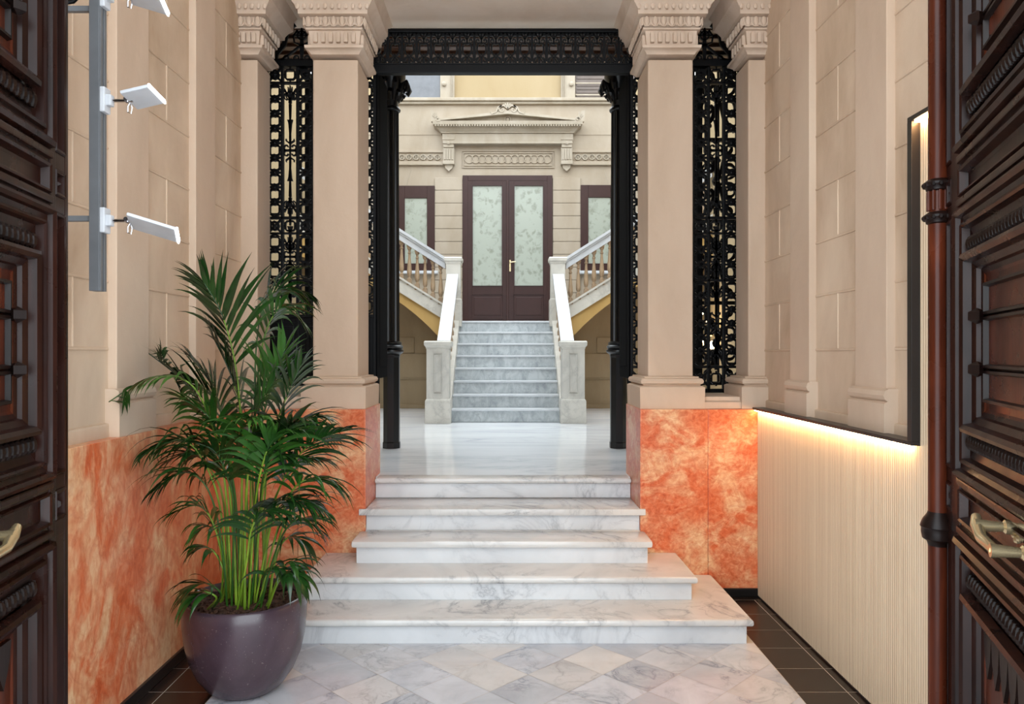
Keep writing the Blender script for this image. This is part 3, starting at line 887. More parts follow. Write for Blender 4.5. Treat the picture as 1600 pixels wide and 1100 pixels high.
# door surround: entablature, pediment, consoles
ped = MB()
hw = 1.27
def ZS(m_, d_): bmesh.ops.translate(m_.bm, vec=(0, 0, -d_), verts=m_.bm.verts)
def ent(z0, z1, half, prot): ped.bbox(XF-half, XF+half, YF-prot, YF+0.01, z0, z1, 0.008)
ent(fz(221), fz(217), 1.09, 0.14); ent(fz(217), fz(205), 1.10, 0.13); ent(fz(205), fz(203), 1.12, 0.16)
prof = [(1.13, 0.16, fz(203)), (1.17, 0.2, fz(199)), (1.22, 0.26, fz(196)), (1.24, 0.28, fz(195)), (1.25, 0.29, fz(190))]
rings = []
for half, pr, z in prof: rings.append([ped.bm.verts.new(p_) for p_ in ((XF-half, YF-pr, z), (XF+half, YF-pr, z), (XF+half, YF, z), (XF-half, YF, z))])
for A, B in zip(rings, rings[1:]):
    for i in range(4): ped.face([A[i], A[(i+1) % 4], B[(i+1) % 4], B[i]])
ped.face(rings[0][::-1]); ped.face(rings[-1])
ZS(ped, 0.075); ped.build('entablature', M['facade_grey'], wb)
mb = MB()
for k in range(56): 
    cx = XF-1.2+2.4*k/55
    mb.bbox(cx-0.012, cx+0.012, YF-0.275, YF-0.2, fz(197.5), fz(195), 0.003)
ZS(mb, 0.075); mb.build('dentils', M['facade_grey'], wb)
mb = MB()
z0 = fz(190); zap = fz(176)
mb.prism([(XF-1.2, z0), (XF+1.2, z0), (XF, zap-0.02)], 'y', YF-0.16, YF)
for s in (-1, 1): mb.prism([(XF+s*1.26, z0), (XF+s*1.26, z0+0.03), (XF, zap+0.02), (XF, zap-0.03)], 'y', YF-0.27, YF)
ZS(mb, 0.075); mb.build('pediment', M['facade_grey'], wb)
mb = MB()
zt = zap+0.0
for s in (-1, 1):
    mb.ribbon([(XF+q[0], q[1]) for q in spiral(s*0.095, zt+0.05, 0.062, 0.012, PI/2, PI/2-s*1.9*PI, 18)], 0.022, YF-0.28, YF-0.2)
    mb.ribbon([(XF, zt+0.12), (XF+s*0.06, zt+0.125), (XF+s*0.16, zt+0.085), (XF+s*0.19, zt+0.01), (XF+s*0.27, zt-0.02), (XF+s*0.28, zt+0.02)], [0.03, 0.026, 0.026, 0.024, 0.024, 0.014], YF-0.28, YF-0.2)
    # corner palmettes
    cx = XF+s*1.2
    mb.prism([(cx-s*0.10, z0), (cx+s*0.07, z0), (cx+s*0.085, z0+0.19), (cx+s*0.03, z0+0.18), (cx-s*0.03, z0+0.10), (cx-s*0.06, z0+0.05)], 'y', YF-0.28, YF-0.2)
    mb.ribbon(spiral(cx-s*0.04, z0+0.04, 0.045, 0.012, 0, s*1.7*PI, 12), 0.016, YF-0.295, YF-0.2)
    for q in range(4): mb.ribbon([(cx-s*0.03, z0+0.04), (cx+s*(-0.03+0.09*math.cos(0.5+q*0.28)), z0+0.04+0.13*math.sin(0.5+q*0.28))], 0.012, YF-0.29, YF-0.2)
for q in range(5): mb.ribbon([(XF, zt+0.06), (XF+0.09*math.cos(PI*(0.2+0.15*q)), zt+0.06+0.1*math.sin(PI*(0.2+0.15*q)))], [0.012, 0.02], YF-0.285, YF-0.2)
mb.ball((XF, YF-0.17, fz(184)), 0.03, (1, 0.8, 1), 10, 8)
mb.ribbon([(XF+0.05*math.cos(q*PI/6), fz(184)+0.05*math.sin(q*PI/6)) for q in range(12)], 0.014, YF-0.185, YF-0.15, True)
ZS(mb, 0.085); mb.build('crest_ornament', M['facade_grey'], wb, smooth=0.7)
for s in (-1, 1):
    cx = XF+s*0.995
    mb = MB(); mb.bbox(cx-0.105, cx+0.105, YF-0.14, YF, fz(222), fz(219), 0.006)
    mb.bbox(cx-0.09, cx+0.09, YF-0.12, YF, fz(233), fz(222), 0.008); mb.bbox(cx-0.095, cx+0.095, YF-0.10, YF, fz(253), fz(233), 0.006)
    for q in range(4): mb.bbox(cx-0.075+q*0.042, cx-0.052+q*0.042, YF-0.115, YF-0.09, fz(252), fz(235), 0.004)
    mb.bbox(cx-0.1, cx+0.1, YF-0.11, YF, fz(259), fz(253), 0.01)
    mb.prism([(cx-0.07, fz(259)), (cx+0.07, fz(259)), (cx+0.06, fz(264)), (cx, fz(269)), (cx-0.06, fz(264))], 'y', YF-0.07, YF)
    mb.ball((cx, YF-0.13, fz(227)), 0.03, (1, 0.7, 1), 10, 6)
    mb.build('console', M['facade_grey'], wb)
# upper storey
for s in (-1, 1):
    a, b = sorted((XF+s*0.90, XF+s*1.14))
    mb = MB(); mb.bbox(a, b, YF-0.06, YF, fz(155), 7.6, 0.006)
    i_, o_ = XF+s*0.90, XF+s*0.985
    for q in range(3):
        xx = i_+s*(0.01+0.026*q); mb.bbox(xx, xx+s*0.012, YF-0.075, YF-0.05, fz(155), 7.6, 0.003)
    mb.build('window_jamb', M['facade_grey'], wb)
    mb = MB(); mb.ball((XF+s*1.075, YF-0.085, fz(134)), 0.04, (1, 0.8, 1), 12, 8); mb.build('knob', M['facade_grey'], wb, smooth=True)
a = XF-1.14
st(MB().bbox(-2.1, a, YF-0.03, YF, fz(154), 6.8, 0.004).build('window_4', M['grey_pane']), 'grey blind of the upper left window', 'window')
sw = st(MB().bbox(XF+1.15, 2.2, YF-0.02, YF, fz(154), 6.8, 0.004).build('window_5', M['shutter']), 'dark shuttered upper right window', 'window')
mb = MB()
for z in (fz(131), fz(149), fz(113)): mb.bbox(XF+1.15, 2.2, YF-0.035, YF-0.02, z-0.012, z+0.012, 0.003)
mb.build('glazing_bar', M['facade_grey'], sw)
mb = MB()
for q in range(22): mb.bbox(XF+1.17, 2.18, YF-0.03, YF-0.02, fz(152)+q*0.06, fz(152)+q*0.06+0.035, 0.004)
mb.build('slats', M['shutter'], sw)

# tall glazed door
root = thing('door_1', (XF, YF, 2.085), 'tall maroon double door with two etched glass panes at the head of the stairs', 'door', kind='structure')
mb = MB(); x0, x1 = fx(723), fx(863); zt = fz(275)
mb.bbox(x0, x0+0.09, YF-0.05, YF, 2.085, zt, 0.004); mb.bbox(x1-0.09, x1, YF-0.05, YF, 2.085, zt, 0.004); mb.bbox(x0+0.0905, x1-0.0905, YF-0.049, YF, zt-0.09, zt, 0.004)
mb.build('door_frame', M['door_brown'], root)
xm = (x0+x1)/2
for s, (p0, p1) in ((-1, (738, 785)), (1, (803, 849))):
    a, b = (x0+0.085, xm-0.002) if s < 0 else (xm+0.002, x1-0.085)
    ga, gb = fx(p0), fx(p1); gz0, gz1 = fz(447), fz(291)
    mb = MB(); Ya, Yb = YF-0.045, YF-0.005
    mb.bbox(a, ga, Ya, Yb, 2.09, zt-0.085, 0.003); mb.bbox(gb, b, Ya, Yb, 2.09, zt-0.085, 0.003)
    mb.bbox(ga, gb, Ya, Yb, gz1, zt-0.085, 0.003); mb.bbox(ga, gb, Ya, Yb, 2.09, gz0, 0.003)
    mb.ribbon([(ga-0.02, 2.19), (gb+0.02, 2.19), (gb+0.02, 2.60), (ga-0.02, 2.60)], 0.022, Ya-0.014, Ya+0.01, True)
    mb.bbox(ga+0.03, gb-0.03, Ya-0.006, Ya+0.01, 2.24, 2.55, 0.01)
    mb.ribbon([(ga, gz0), (gb, gz0), (gb, gz1), (ga, gz1)], 0.02, Ya-0.01, Ya+0.01, True)
    lf = mb.build('door_leaf', M['door_brown'], root)
    MB().box(ga-0.01, gb+0.01, YF-0.03, YF-0.02, gz0-0.01, gz1+0.01).build('glass_pane', M['glass'], lf)
mb = MB(); mb.bbox(xm-0.02, xm+0.02, YF-0.062, YF-0.04, 2.09, zt-0.09, 0.006); mb.build('astragal', M['door_brown'], root)
mb = MB(); mb.tube([(fx(797), YF-0.06, fz(411)), (fx(797), YF-0.10, fz(411)), (fx(801)+0.05, YF-0.10, fz(410))], 0.011, 8); mb.bbox(fx(797)-0.014, fx(797)+0.014, YF-0.068, YF-0.06, fz(425), fz(407), 0.003)
mb.build('door_handle', M['brass'], root)
# side windows
for s, n_ in ((-1, 1), (1, 2)):
    xo_, xi_ = XF+s*1.87, XF+s*1.235
    a, b = sorted((xo_, xi_)); zt = fz(291 if s < 0 else 290); zb = fz(424)
    root = thing('window_%d' % n_, ((a+b)/2, YF, zb), 'maroon framed etched window %s of the tall door above the stair balustrade' % ('left' if s < 0 else 'right'), 'window', kind='structure')
    mb = MB(); Ya, Yb = YF-0.05, YF; m1 = 0.13
    mb.bbox(a, a+m1, Ya, Yb, zb, zt, 0.004); mb.bbox(b-m1, b, Ya, Yb, zb, zt, 0.004)
    mb.bbox(a+m1, b-m1, Ya, Yb, zt-0.21, zt, 0.004); mb.bbox(a+m1, b-m1, Ya, Yb, zb, zb+0.13, 0.004)
    mb.build('window_frame', M['door_brown'], root)
    MB().box(a+m1-0.01, b-m1+0.01, YF-0.03, YF-0.02, zb+0.12, zt-0.2).build('glass_pane', M['glass'], root)
    MB().bbox(a-0.06, b+0.06, YF-0.12, YF, zb-0.05, zb, 0.01).build('window_sill', M['marble_rail'], root)

# courtyard side walls
for s, nm in ((-1, 'left'), (1, 'right')):
    st(MB().box(s*3.1, s*3.3, 5.30, 12.6, 0, 6.0).build('wall_courtyard_'+nm, M['yellow']), 'yellow rendered %s side wall of the courtyard' % nm, 'wall')
    a, b = sorted((s*0.9, s*3.09))
    mb = MB()
    # lower blockwork wall under the flight
    zs = [FL, 1.19, 1.60, 1.86, 2.12, 2.38]
    def under(x): # underside of the flight
        ax = abs(x)
        return 1.60 + 1.05*(1-math.exp(-(ax-0.80)*1.05))+ (ax-0.8)*0.22
    pts = [(s*0.85, FL-0.01)] + [(s*(0.85+2.24*i/12), under(0.85+2.24*i/12)) for i in range(13)] + [(s*3.09, FL-0.01)]
    mb.prism(pts, 'y', 11.82, 11.95)
    for i in range(1, 4):
        for k in range(5):
            p0 = 0.9+(k-(i % 2)*0.5)*0.55; p1 = p0+0.543
            p0 = max(p0, 0.9)
            if min(under(p0), under(p1)) > zs[i+1]: mb.bbox(s*p0, s*p1, 11.80, 11.83, zs[i]+0.006, zs[i+1]-0.006, 0.008)
    mb.bbox(a, b, 11.80, 11.83, 1.185, 1.215, 0.006); mb.bbox(a, b, 11.79, 11.83, FL, FL+0.06, 0.004)
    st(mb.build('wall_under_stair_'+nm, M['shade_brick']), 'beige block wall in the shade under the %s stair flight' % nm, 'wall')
    # upper flight
    root = thing('upper_stair_flight', (s*1.9, 11.7, FL), 'upper stair flight rising to the %s along the facade with a grey marble string' % nm, 'stair flight', 'upper flights of the double staircase')
    def rz(x): return 3.03+0.63*(abs(x)-0.90)
    def s1(x): return 2.35+0.62*(abs(x)-0.947)
    def s0(x): return 2.14+0.62*(abs(x)-0.986)
    mb = MB(); mb.prism([(s*0.88, s0(0.88)), (s*3.09, s0(3.09)), (s*3.09, s1(3.09)), (s*0.88, s1(0.88))], 'y', 11.10, 11.22)
    mb.prism([(s*0.88, s0(0.88)), (s*3.09, s0(3.09)), (s*3.09, s0(3.09)+0.035), (s*0.88, s0(0.88)+0.035)], 'y', 11.08, 11.11)
    mb.prism([(s*0.88, s1(0.88)-0.03), (s*3.09, s1(3.09)-0.03), (s*3.09, s1(3.09)+0.004), (s*0.88, s1(0.88)+0.004)], 'y', 11.075, 11.23)
    mb.build('string', M['marble_grey'], root)
    mb = MB()
    N_ = 14
    top = [(s*(0.86+2.24*i/N_), s0(0.86+2.24*i/N_)+0.0) for i in range(N_+1)]
    bot = [(s*(0.86+2.24*i/N_), min(under(0.86+2.24*i/N_), s0(0.86+2.24*i/N_)-0.04)) for i in range(N_+1)]
    mb.prism(top+bot[::-1], 'y', 11.12, 12.52)
    mb.build('vault', M['ochre'], root)
    for k in range(11):
        x_ = 0.95+k*0.27; z_ = 2.255+0.17*(k)
        if z_ > 4.3 or x_ > 2.95: break
        a, b = sorted((s*x_, s*min(3.095, x_+0.275)))
        mb = MB(); mb.bbox(a, b, 11.22, 12.55, z_-0.10, z_, 0.005)
        mb.build('tread', M['marble_rail'], root)

# balusters
BPROF = [(0.03, 0.0), (0.034, 0.012), (0.022, 0.022), (0.02, 0.035), (0.034, 0.06), (0.037, 0.10), (0.034, 0.14), (0.024, 0.24), (0.018, 0.31), (0.018, 0.335), (0.026, 0.342), (0.026, 0.352), (0.018, 0.36), (0.018, 0.385), (0.032, 0.40), (0.034, 0.42)]
def baluster_mesh():
    mb = MB(); mb.lathe(BPROF, (0, 0, 0), 12)
    mb.bbox(-0.036, 0.036, -0.036, 0.036, -0.07, 0.002, 0.004); mb.bbox(-0.036, 0.036, -0.036, 0.036, 0.418, 0.47, 0.004)
    me = bpy.data.meshes.new('baluster'); bmesh.ops.recalc_face_normals(mb.bm, faces=mb.bm.faces); mb.bm.to_mesh(me); mb.bm.free()
    for p in me.polygons: p.use_smooth = True
    bpy_set_auto(me, 0.6)
    me.materials.append(M['baluster']); return me
BM = baluster_mesh()
def add_baluster(root, p, sc=1.0):
    o = bpy.data.objects.new('baluster', BM); C.objects.link(o); o.parent = root
    o.location = Vector(p)-root.location; o.scale = (1, 1, sc)

def newel(mb, x0, x1, y0, y1, z0, zbase, ztop, o=0.0):
    mb.rectprof(x0, x1, y0, y1, [(0.018, z0), (0.018, zbase-0.03), (0.012, zbase-0.012), (0.0, zbase), (0.0, ztop-0.10), (0.008, ztop-0.095), (0.008, ztop-0.08), (0.028, ztop-0.055), (0.03, ztop-0.015), (0.018, ztop)])

for s, nm in ((-1, 'left'), (1, 'right')):
    # balustrade of the upper flight
    root = thing('upper_balustrade', (s*1.9, 11.15, 2.1), 'sloping marble balustrade of the upper %s flight with turned balusters' % nm, 'balustrade', 'balustrades of the double staircase')
    mb = MB(); zt = 3.03
    def rz(x): return 3.03+0.63*(abs(x)-0.90)
    for (d0, d1, y0, y1) in ((-0.045, 0.0, 11.03, 11.21), (-0.075, -0.045, 11.05, 11.19), (-0.17, -0.075, 11.07, 11.17)):
        mb.prism([(s*0.90, 3.03+d0), (s*3.08, rz(3.08)+d0), (s*3.08, rz(3.08)+d1), (s*0.90, 3.03+d1)], 'y', y0, y1)
    mb.build('handrail', M['marble_rail'], root)
    mb = MB(); a, b = sorted((s*0.672, s*0.885)); newel(mb, a, b, 11.02, 11.22, 2.0, 2.42, 3.03)
    mb.build('newel_post', M['marble_grey'], root)
    for k in range(18):
        x_ = 0.972+0.1175*k
        if x_ > 3.0: break
        zb_ = 2.35+0.62*(x_-0.947)+0.045
        add_baluster(root, (s*x_, 11.13, zb_), (3.03+0.63*(x_-0.9)-0.15-zb_)/0.45)
    # balustrade of the lower flight
    root = thing('lower_balustrade', (s*0.78, 9.4, FL), 'broad white handrail and panelled newel on the %s side of the central flight' % nm, 'balustrade', 'balustrades of the double staircase')
    mb = MB(); a, b = sorted((s*0.703, s*0.985)); newel(mb, a, b, 9.24, 9.52, FL, 1.03, 1.755)
    mb.build('newel_post', M['marble_grey'], root)
    mb = MB(); w0, w1 = a+0.085, b-0.085
    for q in (0, 0.018): mb.ribbon([(w0+q, 1.10+q), (w1-q, 1.10+q), (w1-q, 1.60-q), (w0+q, 1.60-q)], 0.012, 9.226, 9.25, True)
    mb.build('raised_panel', M['marble_grey'], root)
    mb = MB(); a, b = sorted((s*0.70, s*0.868)); y0, y1 = 9.42, 11.03
    def cz(y): return 1.765+0.633*(y-9.42)
    mb.prism([(y0, cz(y0)-0.05), (y1, cz(y1)-0.05), (y1, cz(y1)), (y0, cz(y0))], 'x', a, b)
    mb.prism([(y0, cz(y0)-0.13), (y1, cz(y1)-0.13), (y1, cz(y1)-0.05), (y0, cz(y0)-0.05)], 'x', *sorted((s*0.725, s*0.845)))
    mb.build('handrail', M['marble_rail'], root)
    mb = MB()
    def kz(y): return 1.20+0.68*(y-9.7)
    mb.prism([(9.45, FL), (11.1, FL), (11.1, kz(11.1)), (9.45, kz(9.45))], 'x', *sorted((s*0.69, s*0.86)))
    mb.build('curb', M['marble_grey'], root)
    for k in range(8):
        y_ = 9.68+0.17*k; zb_ = kz(y_)+0.03
        add_baluster(root, (s*0.78, y_, zb_), (cz(y_)-0.11-zb_)/0.455)

# central flight
root = thing('central_stair', (0.005, 10.2, FL), 'central flight of eight pale marble steps with blue grey risers', 'stairs')
for k in range(8):
    yk = 9.42+k*0.243; z0 = FL+0.17*k; z1 = z0+0.17
    mb = MB(); mb.bbox(-0.692, 0.692, yk, (yk+0.26) if k < 7 else 12.58, z0, z1-0.028, 0.003); mb.build('riser', M['riser_blue'], root)
    mb = MB(); mb.bbox(-0.692, 0.692, yk-0.02, (yk+0.262) if k < 7 else 12.58, z1-0.028, z1, 0.008); mb.build('tread', M['marble_rail'], root)
    if k == 7:
        mb = MB(); mb.box(-0.86, 0.86, yk+0.02, 12.58, FL, z0); mb.build('landing_base', M['marble_grey'], root)
        for s in (-1, 1):
            mb = MB(); a, b = sorted((s*0.692, s*0.95)); mb.box(a, b, 11.26, 12.56, FL, z1); mb.build('landing_side', M['marble_rail'], root)

# lamp added to stand in for chandelier reflections behind the right screen
root = thing('stand_in_lamp', (3.08, 10.9, 1.9), 'added glowing bulbs standing in for chandelier reflections behind the right iron screen', 'stand-in lamp')
mb = MB(); mb.lathe([(0.08, -0.1), (0.08, 0.1)], (3.06, 10.9, 1.95), 14); mb.tube([(3.06, 10.9, 1.75), (2.9, 10.9, 1.7), (2.85, 10.9, 2.2)], 0.015, 8)
mb.build('bracket', M['brass'], root)
for (x_, z_) in ((2.86, 2.22), (2.98, 2.05), (2.86, 1.82), (3.02, 1.72)):
    mb = MB(); mb.ball((x_, 10.85, z_), 0.05, (1, 1, 1.2), 12, 8); mb.build('bulb', M['bulb'], root, smooth=True)
# ================================================================ big carved entrance doors
def door_leaf(name, edge, dirv, ny, label, hu, hz):
    W = 1.42; H = 3.75; US = 0.148 if ny > 0 else 0.225
    ang = math.atan2(dirv[1], dirv[0])
    root = thing(name, (edge[0], edge[1], 0), label, 'door', rz=ang, kind='structure')
    def Yn(a): return ny*a
    def bx(mb, u0, u1, n0, n1, z0, z1, c=0.004):
        a, b = sorted((Yn(n0), Yn(n1))); return mb.bbox(u0, u1, a, b, z0, z1, c)
    mb = MB(); bx(mb, 0.0, W, -0.07, -0.03, 0.01, H); mb.build('core_board', M['wood_dark'], root, local=True)
    zones = [(0.20, 1.015, 'panel'), (1.06, 1.166, 'lock'), (1.205, 2.058, 'panel'), (2.10, 2.195, 'slot'), (2.24, 3.55, 'panel')]
    mb = MB()
    bx(mb, 0, 0.030, -0.03, 0.0, 0.01, H); bx(mb, 0.108, US, -0.03, 0.004, 0.01, H)
    bx(mb, W-0.15, W, -0.03, 0.0, 0.01, H)
    zr = [0.01] + [z for zz in zones for z in zz[:2]] + [H]
    for a, b in zip(zr[::2], zr[1::2]):
        bx(mb, 0.03, 0.108, -0.03, 0.0, a-0.005, b+0.005); bx(mb, US, W-0.15, -0.03, 0.0, a-0.002, b+0.002)
    mb.build('stiles_and_rails', M['wood_dark'], root, local=True)
    mb = MB()
    for (a, b, k) in zones:
        if k == 'panel' and a < 1: bx(mb, 0.03, 0.108, -0.03, -0.001, a, b)
        else:
            mb.frame(0.030, 0.108, a+0.005, b-0.005, [(0, 0), (0.004, 0.006), (0.012, 0.004), (0.016, -0.018), (0.022, -0.02)], ny)
            if k != 'panel':
                mb.frame(0.052, 0.086, a+0.03, b-0.03, [(0, -0.02), (0.016, 0.004)], ny)
    mb.build('edge_panels', M['wood_dark'], root, local=True)
    u0, u1 = US, W-0.15
    PROF = [(0.0, 0.0), (0.004, 0.022), (0.016, 0.030), (0.026, 0.022), (0.030, 0.008), (0.046, 0.002), (0.050, 0.014), (0.058, 0.018), (0.064, 0.012), (0.068, -0.010), (0.090, -0.014)]
    PROF2 = [(0.0, 0.0), (0.004, 0.028), (0.016, 0.034), (0.028, 0.026), (0.034, 0.004), (0.052, -0.004), (0.056, -0.016), (0.07, -0.02)]
    for (a, b, k) in zones:
        if k == 'panel':
            mb = MB(); mb.frame(u0, u1, a, b, PROF, ny, cap=False); mb.build('outer_moulding', M['wood_dark'], root, local=True)
            ia = 0.088
            mb = MB()
            A0, B0 = a+ia, b-ia
            # carved bands above and below the inner panel
            mb.frame(u0+ia, u1-ia, A0, B0, [(0, -0.014), (0.026, -0.014), (0.06, -0.016)], ny, cap=False)
            n = 30; wu = (u1-u0-2*ia)
            for zz, fl_ in ((A0+0.004, 1), (B0-0.004, -1)):
                for q in range(n):
                    x_ = u0+ia+(q+0.5)*wu/n
                    y_ = Yn(-0.005)
                    mb.ball((x_, y_, zz+fl_*0.028), 0.02, (0.62, 0.8, 1.25), 8, 6)
                    p_ = [(x_-wu/n/2, y_, zz+fl_*0.008), (x_, y_, zz+fl_*0.05), (x_+wu/n/2, y_, zz+fl_*0.008)]
                    mb.tube(p_, 0.005, 5)
            nz = int((B0-A0)/0.034)
            for q in range(nz):
                z_ = A0+0.03+(q+0.5)*(B0-A0-0.06)/nz
                for x_ in (u0+ia+0.012, u1-ia-0.012): mb.ball((x_, Yn(-0.008), z_), 0.012, (0.8, 0.8, 1.2), 6, 5)
            mb.build('carved_band', M['wood_black'], root, local=True)
            mb = MB(); mb.frame(u0+ia+0.026, u1-ia-0.026, A0+0.062, B0-0.062, PROF2, ny, cap=False); mb.build('inner_moulding', M['wood_dark'], root, local=True)
            mb = MB(); i2 = ia+0.026+0.068
            mb.frame(u0+i2, u1-i2, A0+0.062+0.068, B0-0.062-0.068, [(0, -0.02), (0.01, -0.024), (0.05, -0.022)], ny)
            mb.build('field', M['wood_red'], root, local=True)
            mb = MB(); pu0, pu1, pz0, pz1 = u0+i2+0.03, u1-i2-0.03, A0+0.16, B0-0.16
            if a > 1:
                dz = 0.10
                for (za, zb) in ((pz0, pz0+dz), (pz0+dz, pz1-dz), (pz1-dz, pz1)):
                    mb.frame(pu0, pu1, za, zb, [(0, -0.024), (0.004, -0.008), (0.012, -0.008), (0.016, -0.022)], ny, cap=False)
                for uu in (pu0, pu1):
                    for zz in (pz0+dz, pz1-dz):
                        mb.lathe([(0.0, -0.024), (0.024, -0.012), (0.024, 0.012), (0.0, 0.024)], (uu+0.0, Yn(0.004), zz), 4)
                mb.build('strapwork', M['wood_black'], root, local=True)
            else:
                for q in range(8):
                    x_ = pu0+(q+0.5)*(pu1-pu0)/8; hh = (pu1-pu0)/16
                    y_ = Yn(-0.012)
                    pp = [(x_-hh, pz1+0.02), (x_+hh, pz1+0.02), (x_+hh*0.7, pz1-0.05), (x_, pz1-0.11), (x_-hh*0.7, pz1-0.05)]
                    mb.prism(pp, 'y', *sorted((Yn(-0.024), y_)))
                mb.build('carved_leaf_edge', M['wood_black'], root, local=True)
        else:
            mb = MB(); mb.frame(u0, u1, a, b, [(0, 0), (0.004, 0.012), (0.012, 0.008), (0.02, -0.016), (0.03, -0.018)], ny)
            mb.build('narrow_panel', M['wood_dark'], root, local=True)
    # lip mouldings above rails
    mb = MB()
    for z_ in (1.035, 1.19, 2.08, 2.22):
        bx(mb, US, W-0.15, -0.01, 0.016, z_-0.012, z_+0.012, 0.006)
    mb.build('rail_bead', M['wood_dark'], root, local=True)
    # handle
    hd = MB(); n1 = 0.075
    P0 = Vector((hu, Yn(n1), hz+0.012)); 
    hd.tube([(hu-0.005, Yn(n1), hz+0.02), (hu+0.03, Yn(n1+0.006), hz+0.005), (hu+0.06, Yn(n1+0.004), hz-0.02), (hu+0.13, Yn(n1), hz-0.025), (hu+0.17, Yn(n1), hz-0.025)], [0.012, 0.016, 0.014, 0.013, 0.014], 10)
    hl = hd.build('door_handle', M['brass'], root, smooth=0.7, local=True)
    hd = MB()
    for uu, zz in ((hu+0.03, hz+0.005), (hu+0.17, hz-0.025)):
        hd.tube([(uu, Yn(-0.01), zz), (uu, Yn(0.02), zz), (uu, Yn(0.025), zz), (uu, Yn(n1+0.012), zz)], [0.018, 0.018, 0.012, 0.017], 10)
        for q in range(8): hd.ball((uu+0.026*math.cos(q*PI/4), Yn(-0.008), zz+0.03*math.sin(q*PI/4)), 0.011, (1, 1, 1), 6, 4)
    hd.build('handle_rose', M['brass'], root, smooth=0.7, local=True)
    return root, Yn, bx

a = 1/math.hypot(1, 0.168)
left, Yn, bx = door_leaf('door_2', (-1.455, 2.471), (0.168*a, -a), 1, 'open left leaf of the carved dark oak entrance door', 0.53, 1.12)
a = 1/math.hypot(1, 0.353)
right, Yn, bx = door_leaf('door_3', (1.54, 2.60), (-0.353*a, -a), -1, 'open right leaf of the carved dark oak entrance door with a round edge column', 0.74, 1.155)
# round column on the meeting edge of the right leaf
mb = MB()
r = 0.032; c = (0.0, Yn(0.022), 0)
mb.lathe([(r, 0.01), (r, 0.93)], c, 20); mb.lathe([(r, 1.03), (r, 2.06)], c, 20); mb.lathe([(r, 2.20), (r, 3.7)], c, 20)
mb.lathe([(r*0.9, 2.08), (r*0.9, 2.20)], c, 20)
for q in range(10):
    an = q*PI/5; mb.bbox(c[0]+r*math.cos(an)-0.005, c[0]+r*math.cos(an)+0.005, c[1]+r*math.sin(an)-0.005, c[1]+r*math.sin(an)+0.005, 2.10, 2.17, 0.003)
col = mb.build('edge_column', M['wood_red'], right, smooth=0.6, local=True)
mb = MB()
mb.lathe([(r, 0.925), (r+0.004, 0.94), (r+0.018, 0.95), (r+0.022, 0.972), (r+0.021, 0.985), (r+0.025, 0.992), (r+0.023, 1.0), (r+0.016, 1.018), (r+0.004, 1.035), (r, 1.045)], c, 24)
for z_ in (2.075, 2.19):
    mb.lathe([(r, z_-0.022), (r+0.006, z_-0.018), (r+0.008, z_-0.008), (r+0.016, z_), (r+0.016, z_+0.008), (r+0.006, z_+0.016), (r, z_+0.02)], c, 24)
    for q in range(12):
        an = q*PI/6; mb.ball((c[0]+(r+0.012)*math.cos(an), c[1]+(r+0.012)*math.sin(an), z_), 0.009, (1, 1, 1), 6, 4)
mb.build('turned_rings', M['wood_black'], right, smooth=0.7, local=True)

# ================================================================ lamp pole on the left wall
px_, py_ = -1.458, 2.66
root = thing('lamp_pole', (px_, py_, 1.82), 'upright grey aluminium pole on wall brackets carrying small sign lamps by the left wall', 'lamp pole')
mb = MB(); mb.bbox(px_-0.024, px_+0.013, py_-0.02, py_+0.02, 1.822, 4.2, 0.002)
mb.bbox(px_+0.013, px_+0.018, py_-0.02, py_-0.004, 1.822, 4.2, 0.001); mb.bbox(px_+0.013, px_+0.018, py_+0.004, py_+0.02, 1.822, 4.2, 0.001)
mb.build('pole', M['alu'], root)
mb = MB(); mb.box(px_+0.0125, px_+0.0145, py_-0.004, py_+0.004, 1.83, 4.2); mb.build('track_slot', M['baseboard'], root)
for z_ in (2.08, 2.83):
    mb = MB(); mb.bbox(-1.732, px_-0.02, py_-0.010, py_+0.010, z_-0.008, z_+0.012, 0.003); mb.bbox(-1.734, -1.728, py_-0.03, py_+0.03, z_-0.03, z_+0.03, 0.002)
    mb.build('wall_bracket', M['alu'], root)
mb = MB(); mb.tube([(-1.72, py_+0.01, 2.86), (-1.62, py_-0.01, 2.845), (-1.55, py_, 2.86), (-1.49, py_, 2.92)], 0.008, 8); mb.build('cable', M['black'], root)

